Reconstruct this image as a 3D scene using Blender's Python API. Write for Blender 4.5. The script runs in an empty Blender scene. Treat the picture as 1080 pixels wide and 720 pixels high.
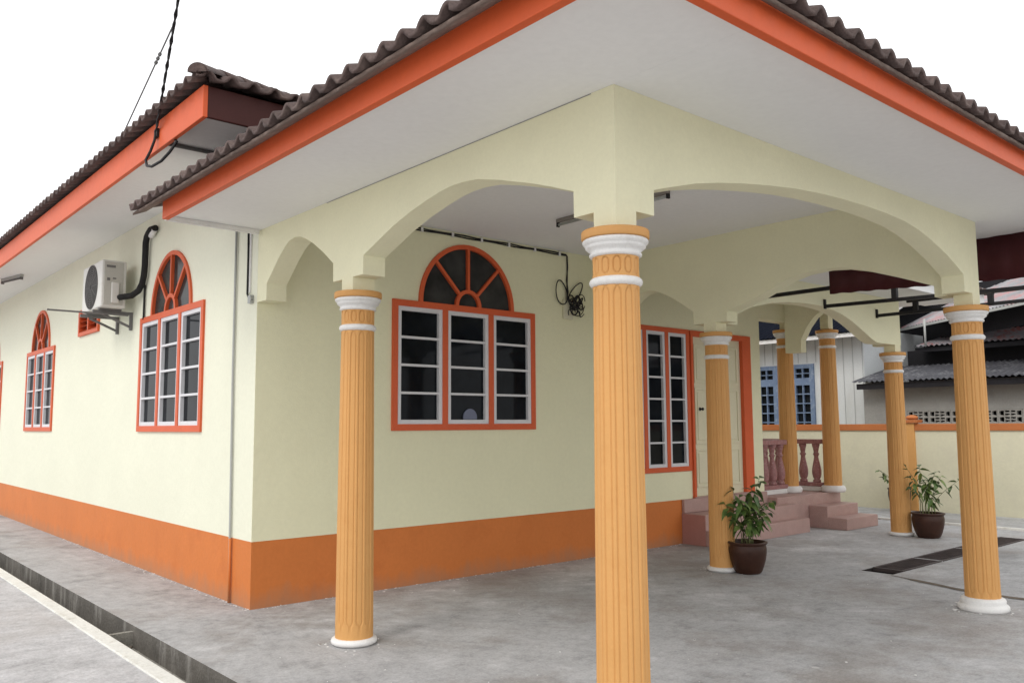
import bpy, bmesh, math, random
from mathutils import Vector, Matrix
from mathutils.geometry import tessellate_polygon

rnd = random.Random(11)
SC = bpy.context.scene
COL = SC.collection
W = {}            # object name -> world location of the frame its mesh is written in


# ------------------------------------------------------------------ helpers
def root(name, loc, label, cat, group=None):
    o = bpy.data.objects.new(name, None)
    o.empty_display_size = 0.2
    COL.objects.link(o)
    o.location = loc
    W[o.name] = Vector(loc)
    o['label'] = label
    o['category'] = cat
    if group:
        o['group'] = group
    return o


def tag(o, label, cat, group=None):
    o['label'] = label
    o['category'] = cat
    if group:
        o['group'] = group
    return o


class MB:
    def __init__(self):
        self.bm = bmesh.new()

    def face(self, pts, mi=0):
        vs = [self.bm.verts.new(Vector(p)) for p in pts]
        f = self.bm.faces.new(vs)
        f.material_index = mi
        return f

    def box(self, x0, x1, y0, y1, z0, z1, M=None, mi=0, skip=''):
        c = [(x0, y0, z0), (x1, y0, z0), (x1, y1, z0), (x0, y1, z0), (x0, y0, z1), (x1, y0, z1), (x1, y1, z1), (x0, y1, z1)]
        v = [self.bm.verts.new((M @ Vector(p)) if M else p) for p in c]
        F = {'b': (3, 2, 1, 0), 't': (4, 5, 6, 7), 's': (0, 1, 5, 4), 'e': (1, 2, 6, 5), 'n': (2, 3, 7, 6), 'w': (3, 0, 4, 7)}
        for k, f in F.items():
            if k in skip:
                continue
            ff = self.bm.faces.new([v[i] for i in f])
            ff.material_index = mi
        return self

    def bar(self, p, q, w, h=None, mi=0, up=(0, 0, 1)):
        p, q = Vector(p), Vector(q)
        d = q - p
        L = d.length
        x = d.normalized()
        u = Vector(up)
        if abs(x.dot(u)) > .98:
            u = Vector((1, 0, 0))
        y = u.cross(x).normalized()
        z = x.cross(y)
        M = Matrix((x, y, z)).transposed().to_4x4()
        M.translation = p
        h = h or w
        return self.box(0, L, -w / 2, w / 2, -h / 2, h / 2, M, mi)

    def tube(self, pts, r, seg=8, cap=True, mi=0):
        pts = [Vector(p) for p in pts]
        rs = r if isinstance(r, (list, tuple)) else [r] * len(pts)
        rings = []
        up = Vector((0, 0, 1))
        prev = None
        for i, p in enumerate(pts):
            a = pts[max(0, i - 1)]
            b = pts[min(len(pts) - 1, i + 1)]
            t = (b - a).normalized()
            if prev is None:
                n = t.cross(up)
                if n.length < 1e-3:
                    n = t.cross(Vector((1, 0, 0)))
                n.normalize()
            else:
                n = (prev - t * prev.dot(t))
                if n.length < 1e-4:
                    n = t.orthogonal()
                n.normalize()
            prev = n
            bn = t.cross(n)
            rings.append([self.bm.verts.new(p + (n * math.cos(2 * math.pi * k / seg) + bn * math.sin(2 * math.pi * k / seg)) * rs[i]) for k in range(seg)])
        for A, B in zip(rings[:-1], rings[1:]):
            for k in range(seg):
                f = self.bm.faces.new([A[k], A[(k + 1) % seg], B[(k + 1) % seg], B[k]])
                f.material_index = mi
                f.smooth = True
        if cap:
            for R_ in (rings[0][::-1], rings[-1]):
                f = self.bm.faces.new(R_)
                f.material_index = mi
        return self

    def lathe(self, prof, c=(0, 0, 0), seg=32, mi=0, cap=True, M=None, smooth=True):
        rings = []
        for r, z in prof:
            ring = []
            for k in range(seg):
                a = 2 * math.pi * k / seg
                p = Vector((c[0] + r * math.cos(a), c[1] + r * math.sin(a), c[2] + z))
                ring.append(self.bm.verts.new(M @ p if M else p))
            rings.append(ring)
        for A, B in zip(rings[:-1], rings[1:]):
            for k in range(seg):
                f = self.bm.faces.new([A[k], A[(k + 1) % seg], B[(k + 1) % seg], B[k]])
                f.smooth = smooth
                f.material_index = mi
        if cap:
            for R_ in (rings[0][::-1], rings[-1]):
                f = self.bm.faces.new(R_)
                f.material_index = mi
        return self

    def plate(self, outer, holes, fn, d0, d1, mi=0, back=True):
        """flat plate with holes; fn(a, b, d) -> world point"""
        loops = [outer] + list(holes)
        flat = [p for l in loops for p in l]
        tris = tessellate_polygon([[Vector((p[0], p[1], 0)) for p in l] for l in loops])
        for d in ((d0, d1) if back else (d0,)):
            vs = [self.bm.verts.new(fn(p[0], p[1], d)) for p in flat]
            for t in tris:
                try:
                    f = self.bm.faces.new([vs[i] for i in t])
                    f.material_index = mi
                except ValueError:
                    pass
        for l in loops:
            n = len(l)
            A = [self.bm.verts.new(fn(p[0], p[1], d0)) for p in l]
            B = [self.bm.verts.new(fn(p[0], p[1], d1)) for p in l]
            for i in range(n):
                f = self.bm.faces.new([A[i], A[(i + 1) % n], B[(i + 1) % n], B[i]])
                f.material_index = mi
        return self

    def build(self, name, mats, parent=None, bevel=0, base=None, kind=None, solid=0, seg=2, org=None, merge=True, weld=1e-5):
        if merge:
            bmesh.ops.remove_doubles(self.bm, verts=self.bm.verts, dist=weld)
            bmesh.ops.recalc_face_normals(self.bm, faces=self.bm.faces)
        me = bpy.data.meshes.new(name)
        if parent is not None:
            o0 = W[parent.name] + (Vector(org) if org else Vector())
        elif base is not None:
            o0 = Vector(base)
        else:
            o0 = Vector((0, 0, 0))
        if org is None or parent is None:
            bmesh.ops.translate(self.bm, verts=self.bm.verts, vec=-o0)
        self.bm.to_mesh(me)
        self.bm.free()
        for m in (mats if isinstance(mats, (list, tuple)) else [mats]):
            me.materials.append(m)
        o = bpy.data.objects.new(name, me)
        COL.objects.link(o)
        if parent is not None:
            o.parent = parent
            o.location = org or (0, 0, 0)
        else:
            o.location = o0
        W[o.name] = o0
        if kind:
            o['kind'] = kind
        if solid:
            s = o.modifiers.new('Solidify', 'SOLIDIFY')
            s.thickness = solid
            s.offset = -1
        if bevel:
            b = o.modifiers.new('Bevel', 'BEVEL')
            b.width = bevel
            b.segments = seg
            b.limit_method = 'ANGLE'
            b.angle_limit = math.radians(40)
            b.harden_normals = False
        return o


def dup(o, loc=None, parent=None):
    c = o.copy()
    COL.objects.link(c)
    if parent is not None:
        c.parent = parent
    if loc is not None:
        c.location = loc
    for ch in list(o.children):
        dup(ch, None, c)
    return c


# ------------------------------------------------------------------ materials
def nodes(name):
    m = bpy.data.materials.new(name)
    m.use_nodes = True
    nt = m.node_tree
    b = nt.nodes['Principled BSDF']
    return m, nt, b


def N(nt, t, **kw):
    n = nt.nodes.new(t)
    for k, v in kw.items():
        setattr(n, k, v)
    return n


def noise_tex(nt, co, scale, detail=4, rough=.55, vec_scale=None):
    n = N(nt, 'ShaderNodeTexNoise')
    n.inputs['Scale'].default_value = scale
    n.inputs['Detail'].default_value = detail
    n.inputs['Roughness'].default_value = rough
    if vec_scale:
        mp = N(nt, 'ShaderNodeMapping')
        mp.inputs['Scale'].default_value = vec_scale
        nt.links.new(co, mp.inputs['Vector'])
        co = mp.outputs['Vector']
    nt.links.new(co, n.inputs['Vector'])
    return n.outputs['Fac']


def ramp(nt, fac, stops):
    r = N(nt, 'ShaderNodeValToRGB')
    e = r.color_ramp.elements
    while len(e) > 1:
        e.remove(e[0])
    e[0].position, e[0].color = stops[0][0], (*stops[0][1], 1)
    for p, c in stops[1:]:
        x = e.new(p)
        x.color = (*c, 1)
    nt.links.new(fac, r.inputs['Fac'])
    return r.outputs['Color']


def mix(nt, fac, a, b, blend='MIX'):
    n = N(nt, 'ShaderNodeMix', data_type='RGBA', blend_type=blend)
    for sock, v in ((n.inputs[0], fac), (n.inputs[6], a), (n.inputs[7], b)):
        if isinstance(v, (int, float)):
            sock.default_value = v
        elif isinstance(v, tuple):
            sock.default_value = (*v, 1) if len(v) == 3 else v
        else:
            nt.links.new(v, sock)
    return n.outputs[2]


def splash(m, h, col, amt=.5):
    """dust and splash marks on the lowest h metres of a wall paint"""
    nt = m.node_tree
    b = nt.nodes['Principled BSDF']
    src = b.inputs['Base Color'].links[0].from_socket
    co = N(nt, 'ShaderNodeTexCoord').outputs['Object']
    sp = N(nt, 'ShaderNodeSeparateXYZ')
    nt.links.new(co, sp.inputs[0])
    nz = noise_tex(nt, co, 5, 6, .7, (1, 1, .35))
    a = N(nt, 'ShaderNodeMath', operation='MULTIPLY_ADD')
    nt.links.new(nz, a.inputs[0])
    a.inputs[1].default_value = -h * 2.2
    nt.links.new(sp.outputs['Z'], a.inputs[2])
    r = ramp(nt, a.outputs[0], [(0.0, (amt, amt, amt)), (h, (0, 0, 0))])
    mr = N(nt, 'ShaderNodeMath', operation='ADD')
    nt.links.new(a.outputs[0], mr.inputs[0])
    mr.inputs[1].default_value = h * 1.1
    nt.links.new(mr.outputs[0], r.node.inputs['Fac'])
    c = mix(nt, r, src, col)
    nt.links.new(c, b.inputs['Base Color'])


def sc(c, k):
    return tuple(min(1, x * k) for x in c)


def paint(name, col, rough=.6, var=.08, scale=1.6, bump=.12, bscale=90, stain=None, spec=.3, fine=.05, streak=False, metal=0, coord='Object'):
    m, nt, b = nodes(name)
    co = N(nt, 'ShaderNodeTexCoord').outputs[coord]
    f = noise_tex(nt, co, scale, 5, .6)
    c = ramp(nt, f, [(.25, sc(col, 1 - var)), (.55, col), (.8, sc(col, 1 + var))])
    if fine:
        f2 = noise_tex(nt, co, scale * 22, 3, .6)
        g = ramp(nt, f2, [(.3, (1 - fine * 2,) * 3), (.7, (1, 1, 1))])
        c = mix(nt, 1.0, c, g, 'MULTIPLY')
    if stain:
        f3 = noise_tex(nt, co, scale * 2.3, 6, .7, (1, 1, .25) if streak else None)
        g = ramp(nt, f3, [(.52, (0, 0, 0)), (.75, (1, 1, 1))])
        c = mix(nt, g, c, stain)
    nt.links.new(c, b.inputs['Base Color'])
    b.inputs['Roughness'].default_value = rough
    b.inputs['Specular IOR Level'].default_value = spec
    b.inputs['Metallic'].default_value = metal
    if bump:
        h = noise_tex(nt, co, bscale, 4, .6)
        h2 = noise_tex(nt, co, bscale * .09, 3, .5)
        hm = N(nt, 'ShaderNodeMath', operation='MULTIPLY_ADD')
        nt.links.new(h2, hm.inputs[0])
        hm.inputs[1].default_value = 4.0
        nt.links.new(h, hm.inputs[2])
        bp = N(nt, 'ShaderNodeBump')
        bp.inputs['Strength'].default_value = bump
        bp.inputs['Distance'].default_value = .01
        nt.links.new(hm.outputs[0], bp.inputs['Height'])
        nt.links.new(bp.outputs['Normal'], b.inputs['Normal'])
    return m


def concrete(name, lo, mid, hi, warm, sc0=.55, rough=.85):
    m, nt, b = nodes(name)
    co = N(nt, 'ShaderNodeTexCoord').outputs['Object']
    # broad wear: pale and dark areas with ragged edges
    f = noise_tex(nt, co, sc0, 10, .68)
    c = ramp(nt, f, [(.36, lo), (.46, mid), (.55, mid), (.66, hi)])
    # mottling
    f2 = noise_tex(nt, co, 3.4, 8, .74)
    g = ramp(nt, f2, [(.32, (.74, .74, .735)), (.46, (.95, .95, .95)), (.56, (1.0, 1.0, 1.0)), (.70, (1.15, 1.15, 1.15))])
    c = mix(nt, 1.0, c, g, 'MULTIPLY')
    f6 = noise_tex(nt, co, 14, 6, .75)
    g6 = ramp(nt, f6, [(.33, (.80, .80, .80)), (.5, (1, 1, 1)), (.68, (1.12, 1.12, 1.12))])
    c = mix(nt, 1.0, c, g6, 'MULTIPLY')
    # warm damp stains
    f3 = noise_tex(nt, co, .62, 9, .72)
    g3 = ramp(nt, f3, [(.50, (0, 0, 0)), (.57, (.35, .35, .35)), (.70, (.8, .8, .8))])
    c = mix(nt, g3, c, warm)
    # fine grain
    f4 = noise_tex(nt, co, 60, 4, .75)
    g4 = ramp(nt, f4, [(.3, (.78, .78, .78)), (.65, (1.08, 1.08, 1.08))])
    c = mix(nt, 1.0, c, g4, 'MULTIPLY')
    # cement and paint flecks of uneven size, in patches
    for scl, lim, thr, amt, colr in ((7.0, .07, .57, .6, (.60, .60, .59)), (17.0, .13, .57, .6, (.58, .58, .57)), (3.1, .05, .66, .5, (.16, .15, .14))):
        v = N(nt, 'ShaderNodeTexVoronoi', feature='F1')
        v.inputs['Scale'].default_value = scl
        nt.links.new(co, v.inputs['Vector'])
        w = N(nt, 'ShaderNodeMath', operation='SUBTRACT')
        nz = noise_tex(nt, co, scl * 3.1, 3, .6)
        wm = N(nt, 'ShaderNodeMath', operation='MULTIPLY')
        nt.links.new(nz, wm.inputs[0])
        wm.inputs[1].default_value = .30
        nt.links.new(v.outputs['Distance'], w.inputs[0])
        nt.links.new(wm.outputs[0], w.inputs[1])
        sp = ramp(nt, w.outputs[0], [(max(0, lim - .10), (1, 1, 1)), (max(0.005, lim - .075), (0, 0, 0))])
        f5 = noise_tex(nt, co, 1.3 + scl * .05, 4, .6)
        s2_ = ramp(nt, f5, [(thr, (0, 0, 0)), (thr + .1, (amt, amt, amt))])
        sm = mix(nt, 1.0, sp, s2_, 'MULTIPLY')
        c = mix(nt, sm, c, colr)
    nt.links.new(c, b.inputs['Base Color'])
    b.inputs['Roughness'].default_value = rough
    b.inputs['Specular IOR Level'].default_value = .3
    bp = N(nt, 'ShaderNodeBump')
    bp.inputs['Strength'].default_value = .35
    bp.inputs['Distance'].default_value = .01
    nt.links.new(f4, bp.inputs['Height'])
    nt.links.new(bp.outputs['Normal'], b.inputs['Normal'])
    return m


def glass(name, col, rough=.06, spec=.22):
    m, nt, b = nodes(name)
    co = N(nt, 'ShaderNodeTexCoord').outputs['Object']
    f = noise_tex(nt, co, 2.2, 4, .6)
    c = ramp(nt, f, [(.35, sc(col, .6)), (.7, sc(col, 1.5))])
    nt.links.new(c, b.inputs['Base Color'])
    b.inputs['Roughness'].default_value = rough
    b.inputs['IOR'].default_value = 1.22
    b.inputs['Specular IOR Level'].default_value = spec
    f2 = noise_tex(nt, co, 3.5, 2, .5)
    bp = N(nt, 'ShaderNodeBump')
    bp.inputs['Strength'].default_value = .03
    nt.links.new(f2, bp.inputs['Height'])
    nt.links.new(bp.outputs['Normal'], b.inputs['Normal'])
    return m


def corrugated(name, a, b_, scale, axis, stain, rough=.5):
    m, nt, b = nodes(name)
    co = N(nt, 'ShaderNodeTexCoord').outputs['Object']
    f = noise_tex(nt, co, scale, 7, .7)
    c = ramp(nt, f, [(.35, a), (.65, b_)])
    f3 = noise_tex(nt, co, 2.4, 6, .75)
    g = ramp(nt, f3, [(.5, (0, 0, 0)), (.62, (1, 1, 1))])
    c = mix(nt, g, c, stain)
    nt.links.new(c, b.inputs['Base Color'])
    b.inputs['Roughness'].default_value = rough
    b.inputs['Specular IOR Level'].default_value = .08
    return m


M = {}
CREAM = (.74, .73, .53)
M['wall'] = paint('cream_wall_paint_lit', (.80, .80, .65), .7, .035, 1.1, .16, 70, fine=.02)  # same cream as the porch, paled in the colour as if brightly lit
M['shadedwall'] = paint('cream_wall_paint_shaded', (.82, .80, .56), .7, .04, 1.1, .16, 70, fine=.02)  # same cream, yellowed in the colour to stand for porch shade
M['beam'] = paint('cream_beam_paint_shaded', (.83, .805, .57), .7, .05, 2.0, .16, 60, fine=.02)  # beams share the yellowed cream, shade tint put into the colour
M['band'] = paint('orange_plinth_paint', (.64, .195, .046), .6, .06, 1.2, .14, 70, fine=.03, stain=(.56, .16, .036))
splash(M['band'], .16, (.36, .20, .12), .6)
M['fascia'] = paint('orange_fascia_paint', (.67, .11, .031), .5, .08, 1.0, .06, 60, fine=.03)
M['filler'] = paint('brown_eave_mortar', (.20, .145, .12), .85, .3, 3, .4, 60, fine=.1, stain=(.28, .22, .19))
M['soffit'] = paint('soffit_board', (.83, .83, .82), .8, .03, .9, .05, 50, fine=.02)
M['tile'] = paint('dark_roof_tile', (.115, .078, .070), .75, .35, 2.5, .5, 55, fine=.15, stain=(.19, .14, .12))
M['column'] = paint('ochre_column_paint', (.66, .345, .118), .6, .04, 3.0, .10, 80, fine=.02, stain=(.61, .305, .098))
M['white'] = paint('white_trim_paint', (.80, .79, .77), .55, .06, 4.0, .2, 80, fine=.04, stain=(.62, .60, .58))
M['frame'] = paint('red_orange_frame_paint', (.68, .12, .040), .5, .08, 3.0, .08, 60, fine=.04)
M['sash'] = paint('white_sash_metal', (.70, .70, .72), .45, .05, 5, .04, 50, fine=.03)
M['glass'] = glass('dark_window_glass', (.009, .011, .014), .05, .3)
M['fanglass'] = glass('grey_fanlight_glass', (.045, .045, .043), .12, .3)
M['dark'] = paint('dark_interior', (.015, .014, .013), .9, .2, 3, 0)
M['door'] = paint('cream_door_paint', (.74, .69, .50), .5, .05, 2.5, .08, 60, fine=.03)
M['slab'] = concrete('concrete_slab', (.30, .296, .292), (.43, .428, .432), (.56, .558, .565), (.27, .24, .215), .42)
M['yard'] = concrete('yard_concrete', (.30, .30, .295), (.43, .43, .43), (.56, .56, .56), (.26, .24, .20), 1.2)
M['road'] = concrete('driveway_concrete', (.37, .36, .36), (.52, .51, .515), (.64, .63, .64), (.40, .37, .35), .4)
M['drainwall'] = paint('stained_drain_wall', (.17, .155, .135), .9, .4, 2.6, .6, 45, fine=.15, stain=(.36, .34, .31), streak=True)
M['drainfloor'] = paint('drain_silt', (.34, .32, .28), .95, .3, 5, .6, 40, fine=.15, stain=(.06, .055, .05))
M['kerb'] = paint('white_kerb_paint', (.78, .77, .72), .8, .08, 3, .3, 60, fine=.08, stain=(.5, .48, .42))
M['joint'] = paint('joint_filler', (.17, .14, .11), .95, .35, 9, .4, 60, fine=.1)
M['pit'] = paint('pit_concrete', (.028, .022, .02), .95, .3, 4, .3, 40)
M['iron'] = paint('rusty_grate_iron', (.075, .058, .056), .7, .4, 8, .3, 80, fine=.1)
M['black'] = paint('black_steel', (.013, .012, .013), .5, .3, 6, .1, 80)
M['cable'] = paint('black_cable', (.02, .019, .02), .6, .3, 8, 0)
M['fanhole'] = paint('shaded_fan_opening', (.07, .068, .066), .8, .2, 6, 0)
M['foam'] = paint('black_pipe_foam', (.022, .021, .021), .9, .3, 10, .3, 90)
M['pvc'] = paint('grey_pvc', (.42, .43, .41), .5, .08, 5, 0)
M['pink'] = paint('pink_step_tile', (.50, .33, .295), .45, .10, 6, .08, 90, fine=.12, stain=(.43, .25, .23))
M['red_tile'] = paint('red_riser_tile', (.47, .235, .205), .45, .10, 6, .08, 90, fine=.12)
M['baluster'] = paint('maroon_terrazzo', (.40, .19, .185), .5, .22, 18, .15, 90, fine=.15, stain=(.55, .38, .36))
M['pot'] = paint('dark_brown_glazed_pot', (.052, .020, .012), .42, .35, 5, .2, 40, spec=.3)
M['soil'] = paint('potting_soil', (.04, .028, .02), .95, .4, 20, .6, 60)
M['stem'] = paint('plant_stem', (.16, .17, .07), .7, .2, 20, 0)
M['maroon'] = paint('maroon_sheet', (.065, .010, .013), .55, .25, 1.5, .05, 40, fine=.08)
M['acwhite'] = paint('ac_casing', (.66, .65, .61), .45, .04, 5, .04, 60, fine=.02, stain=(.58, .56, .51))
M['acside'] = paint('ac_side_panel', (.50, .49, .44), .5, .05, 5, .04, 60)
M['acgrey'] = paint('ac_grille', (.17, .165, .16), .6, .1, 8, .05, 60)
M['boundary'] = paint('boundary_wall_paint', (.70, .67, .50), .85, .06, .9, .2, 40, fine=.03, stain=(.62, .59, .45))
M['coping'] = paint('boundary_coping_paint', (.50, .17, .055), .7, .1, 2, .15, 60, fine=.05)
M['whitehouse'] = paint('whitewashed_planks', (.66, .68, .68), .8, .05, 1.5, .08, 50, fine=.04, stain=(.55, .56, .54), streak=True)
M['blue'] = paint('blue_window_paint', (.17, .235, .36), .6, .2, 5, .1, 50, fine=.1, stain=(.32, .38, .46))
M['navy'] = corrugated('navy_roof_sheet', (.002, .003, .008), (.004, .006, .013), 3, 0, (.003, .004, .010), .9)
M['zinc'] = corrugated('weathered_zinc_sheet', (.06, .06, .068), (.10, .10, .11), 2, 0, (.17, .17, .18), .7)
M['zincred'] = corrugated('rusty_red_zinc_sheet', (.20, .19, .20), (.27, .25, .26), 1.2, 0, (.30, .09, .08))
M['zinclight'] = corrugated('pale_roof_sheet', (.22, .22, .23), (.34, .33, .34), 2, 0, (.40, .22, .22))
M['shedwall'] = paint('grey_render', (.34, .33, .31), .9, .12, 1.5, .3, 40, fine=.06, stain=(.26, .25, .235))
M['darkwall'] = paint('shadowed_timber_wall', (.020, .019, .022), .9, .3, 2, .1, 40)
M['vent'] = paint('vent_block_cement', (.36, .345, .32), .9, .1, 6, .2, 60)
M['pale'] = paint('pale_blue_plastic', (.17, .19, .27), .5, .05, 6, 0)
M['lampgrey'] = paint('grey_lamp_batten', (.26, .235, .21), .6, .1, 6, 0)


def leafmat():
    m, nt, b = nodes('plant_leaf')
    co = N(nt, 'ShaderNodeTexCoord').outputs['Object']
    f = noise_tex(nt, co, 9, 3, .6)
    c = ramp(nt, f, [(.3, (.03, .062, .016)), (.5, (.085, .15, .035)), (.72, (.22, .27, .075))])
    nt.links.new(c, b.inputs['Base Color'])
    b.inputs['Roughness'].default_value = .45
    return m


M['leaf'] = leafmat()
M['darkred'] = paint('dark_red_front_fascia', (.06, .014, .011), .6, .2, 2, .06, 60, fine=.05)  # main front fascia, much darker than the other fascias
M['plank'] = paint('plank_shadow_gap', (.44, .45, .45), .9, .1, 3, 0)

# ------------------------------------------------------------------ dimensions (metres)
D = 4.105      # porch depth (outer)
PW = 4.5       # porch width (outer)
T = .18        # beam thickness
ZC = 2.46      # capital top
ZK = 2.56      # corbel underside
ZP = 2.70      # arch springing
ZS = 3.18      # outer soffit
ZI = 3.48      # inner ceiling
HX, HY = 7.6, 15.0   # house size
ZM = 3.84      # main soffit
BAND = .549

# ------------------------------------------------------------------ setting: ground
b = MB()
PX0, PX1, PY0, PY1 = 5.46, 9.25, -2.80, -2.47
for (x0, x1, y0, y1) in ((-.89, 10.1, -16, PY0), (-.89, 10.1, PY1, 22), (-.89, PX0, PY0, PY1), (PX1, 10.1, PY0, PY1)):
    b.face([(x0, y0, 0), (x1, y0, 0), (x1, y1, 0), (x0, y1, 0)])
b.face([(-.89, -16, 0), (-.89, 22, 0), (-.89, 22, -.24), (-.89, -16, -.24)], 1)
b.face([(10.1, -16, 0), (10.1, 22, 0), (10.1, 22, -.24), (10.1, -16, -.24)], 0)
b.build('concrete_slab', [M['slab'], M['drainwall']], kind='structure', merge=False)
b = MB()
b.face([(PX0, PY0, 0), (PX0, PY1, 0), (PX0, PY1, -.3), (PX0, PY0, -.3)])
b.face([(PX1, PY0, 0), (PX1, PY1, 0), (PX1, PY1, -.3), (PX1, PY0, -.3)])
b.face([(PX0, PY0, 0), (PX1, PY0, 0), (PX1, PY0, -.3), (PX0, PY0, -.3)])
b.face([(PX0, PY1, 0), (PX1, PY1, 0), (PX1, PY1, -.3), (PX0, PY1, -.3)])
b.face([(PX0, PY0, -.3), (PX1, PY0, -.3), (PX1, PY1, -.3), (PX0, PY1, -.3)])
b.build('drain_pit', M['pit'], kind='structure')
# side drain along the house
b = MB()
b.face([(-1.12, -16, -.235), (-.89, -16, -.235), (-.89, .1, -.165), (-1.12, .1, -.155)])
b.face([(-1.12, .1, -.21), (-.89, .1, -.21), (-.89, 22, -.21), (-1.12, 22, -.21)])
b.box(-1.12, -.89, .085, .125, -.24, -.045)
b.face([(-1.12, -16, 0), (-1.12, 22, 0), (-1.12, 22, -.24), (-1.12, -16, -.24)])
b.build('side_drain', M['drainfloor'], kind='structure')
b = MB()
for i in range(46):
    y = rnd.uniform(-1.6, .0)
    x = rnd.uniform(-1.08, -.93)
    s = rnd.uniform(.006, .022)
    b.lathe([(s * .6, 0), (s, s * .4), (s * .5, s)], (x, y, -.18 + .045 * (y + 1.6) / 1.6 - .012), 6)
o = b.build('drain_debris', M['joint'], kind='stuff')
b = MB()
b.box(-1.225, -1.12, -16, 22, -.2, .004, skip='b')
b.build('kerb', M['kerb'], kind='structure', bevel=.006)
b = MB()
b.face([(-30, -16, -.006), (-1.225, -16, -.006), (-1.225, 22, -.006), (-30, 22, -.006)])
b.build('driveway', M['road'], kind='structure')
b = MB()
b.face([(-300, -300, -.26), (300, -300, -.26), (300, 300, -.26), (-300, 300, -.26)])
b.build('ground', M['yard'], kind='structure')
b = MB()
b.face([(10.1, -16, -.05), (12.36, -16, -.05), (12.36, 22, -.05), (10.1, 22, -.05)])
b.build('yard', M['yard'], kind='structure')
b = MB()
b.box(10.102, 10.18, -16, 22, -.2, .03, skip='b')
b.build('yard_kerb', M['kerb'], kind='structure')
# expansion joint (thin dark filler strip)
b = MB()
pts = []
y = PY0 - .01
prevw = .006
while y > -9:
    w = .012 if y > -3.05 else .042
    x = max(5.08, 5.40 - (PY0 - y) * .36)
    pts.append((x + rnd.uniform(-.004, .004), y, w + rnd.uniform(-.004, .005)))
    y -= .09
for (a, c) in zip(pts[:-1], pts[1:]):
    b.face([(a[0] - a[2], a[1], .004), (a[0] + a[2], a[1], .004), (c[0] + c[2], c[1], .004), (c[0] - c[2], c[1], .004)])
b.build('slab_joint', M['joint'], kind='structure')

b = MB()
for i in range(420):
    t = rnd.random()
    if t < .30:
        x, y = rnd.uniform(.05, 5.7), -abs(rnd.gauss(0, .035)) - .004
    elif t < .6:
        x, y = -abs(rnd.gauss(0, .03)) - .004, rnd.uniform(0, 6)
    elif t < .74:
        cc = rnd.choice([(.09, -1.52, .165), (4.42, -1.52, .17), (4.42, -4.02, .20)])
        a = rnd.uniform(0, 6.28)
        q = cc[2] + abs(rnd.gauss(0, .05))
        x, y = cc[0] + q * math.cos(a), cc[1] + q * math.sin(a)
    else:
        x, y = rnd.uniform(-.6, 5.2), rnd.uniform(-4.5, -.1)
    s_ = rnd.uniform(.003, .012) if t < .74 else rnd.uniform(.002, .007)
    a = rnd.uniform(0, 6.28)
    h = rnd.uniform(.001, .005)
    pts = [(x + s_ * rnd.uniform(.5, 1.6) * math.cos(a + k * 1.57), y + s_ * rnd.uniform(.5, 1.6) * math.sin(a + k * 1.57)) for k in range(4)]
    b.face([(p[0], p[1], h) for p in pts], rnd.choice([0, 0, 0, 1]))
    for k in range(4):
        p, q = pts[k], pts[(k + 1) % 4]
        b.face([(p[0], p[1], .0005), (q[0], q[1], .0005), (q[0], q[1], h), (p[0], p[1], h)], 0)
b.build('paint_flakes', [M['white'], M['joint']], kind='stuff', merge=False)

# ------------------------------------------------------------------ the house
house = root('house', (0, 0, 0), 'single storey cream bungalow with orange plinth, arched porch on ochre columns and dark tiled roof', 'house')

fnL = lambda a, z, d: Vector((d, a, z))          # left wall, outward -x
fnF = lambda a, z, d: Vector((a, d, z))          # front wall, outward -y


def win_outline(u0, u1, z0, zt, cu, r, ins=0.0, n=28):
    pts = [(u0 + ins, z0 + ins), (u1 - ins, z0 + ins), (u1 - ins, zt - ins)]
    if r:
        R_ = r - ins
        for i in range(n + 1):
            a = math.pi * i / n
            pts.append((cu + R_ * math.cos(a), zt - (0.0 if ins == 0 else ins) + (R_) * 1.04 * math.sin(a)))
    pts.append((u0 + ins, zt - ins))
    return pts


WINS_L = [(1.167, 3.05, 1.457, 2.72, 2.105, .60), (6.98, 8.80, 1.457, 2.72, 7.90, .59), (10.84, 12.68, 1.457, 2.72, 11.76, .60)]
WIN_F = (1.356, 3.20, 1.457, 2.72, 2.277, .617)
WIN_T = (4.58, 5.935, .905, 2.735, 0, 0)
VENT = (4.72, 5.66, 2.73, 3.085)
DOOR = (5.955, 7.32, .50, 2.73)

# walls
b = MB()
b.plate([(.003, BAND), (HY, BAND), (HY, 3.95), (.003, 3.95)],
        [win_outline(*w, ins=.012) for w in WINS_L] + [[(VENT[0] + .01, VENT[2] + .01), (VENT[1] - .01, VENT[2] + .01), (VENT[1] - .01, VENT[3] - .01), (VENT[0] + .01, VENT[3] - .01)]],
        fnL, 0, .14)
b.build('side_wall', M['wall'], house)
b = MB()
b.plate([(.0012, BAND), (DOOR[0] + .012, BAND), (DOOR[0] + .012, DOOR[3] - .012), (DOOR[1] - .012, DOOR[3] - .012), (DOOR[1] - .012, BAND), (HX, BAND), (HX, 3.95), (.0012, 3.95)],
        [win_outline(*WIN_F, ins=.012), win_outline(*WIN_T, ins=.012)], fnF, 0, .14)
b.build('front_wall', M['shadedwall'], house)
b = MB()
b.box(HX - .14, HX, .14, HY, BAND, 3.95)
b.box(.14, HX - .14, HY - .14, HY, BAND, 3.95)
b.build('rear_wall', M['wall'], house)
b = MB()
b.box(0, .14, .0, HY, 0, BAND, skip='b')
b.box(.14, HX - .001, .0, .14, 0, BAND - .001, skip='b')
b.box(HX - .14, HX, .14, HY, 0, BAND - .001, skip='b')
b.build('plinth_band', M['band'], house)


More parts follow.
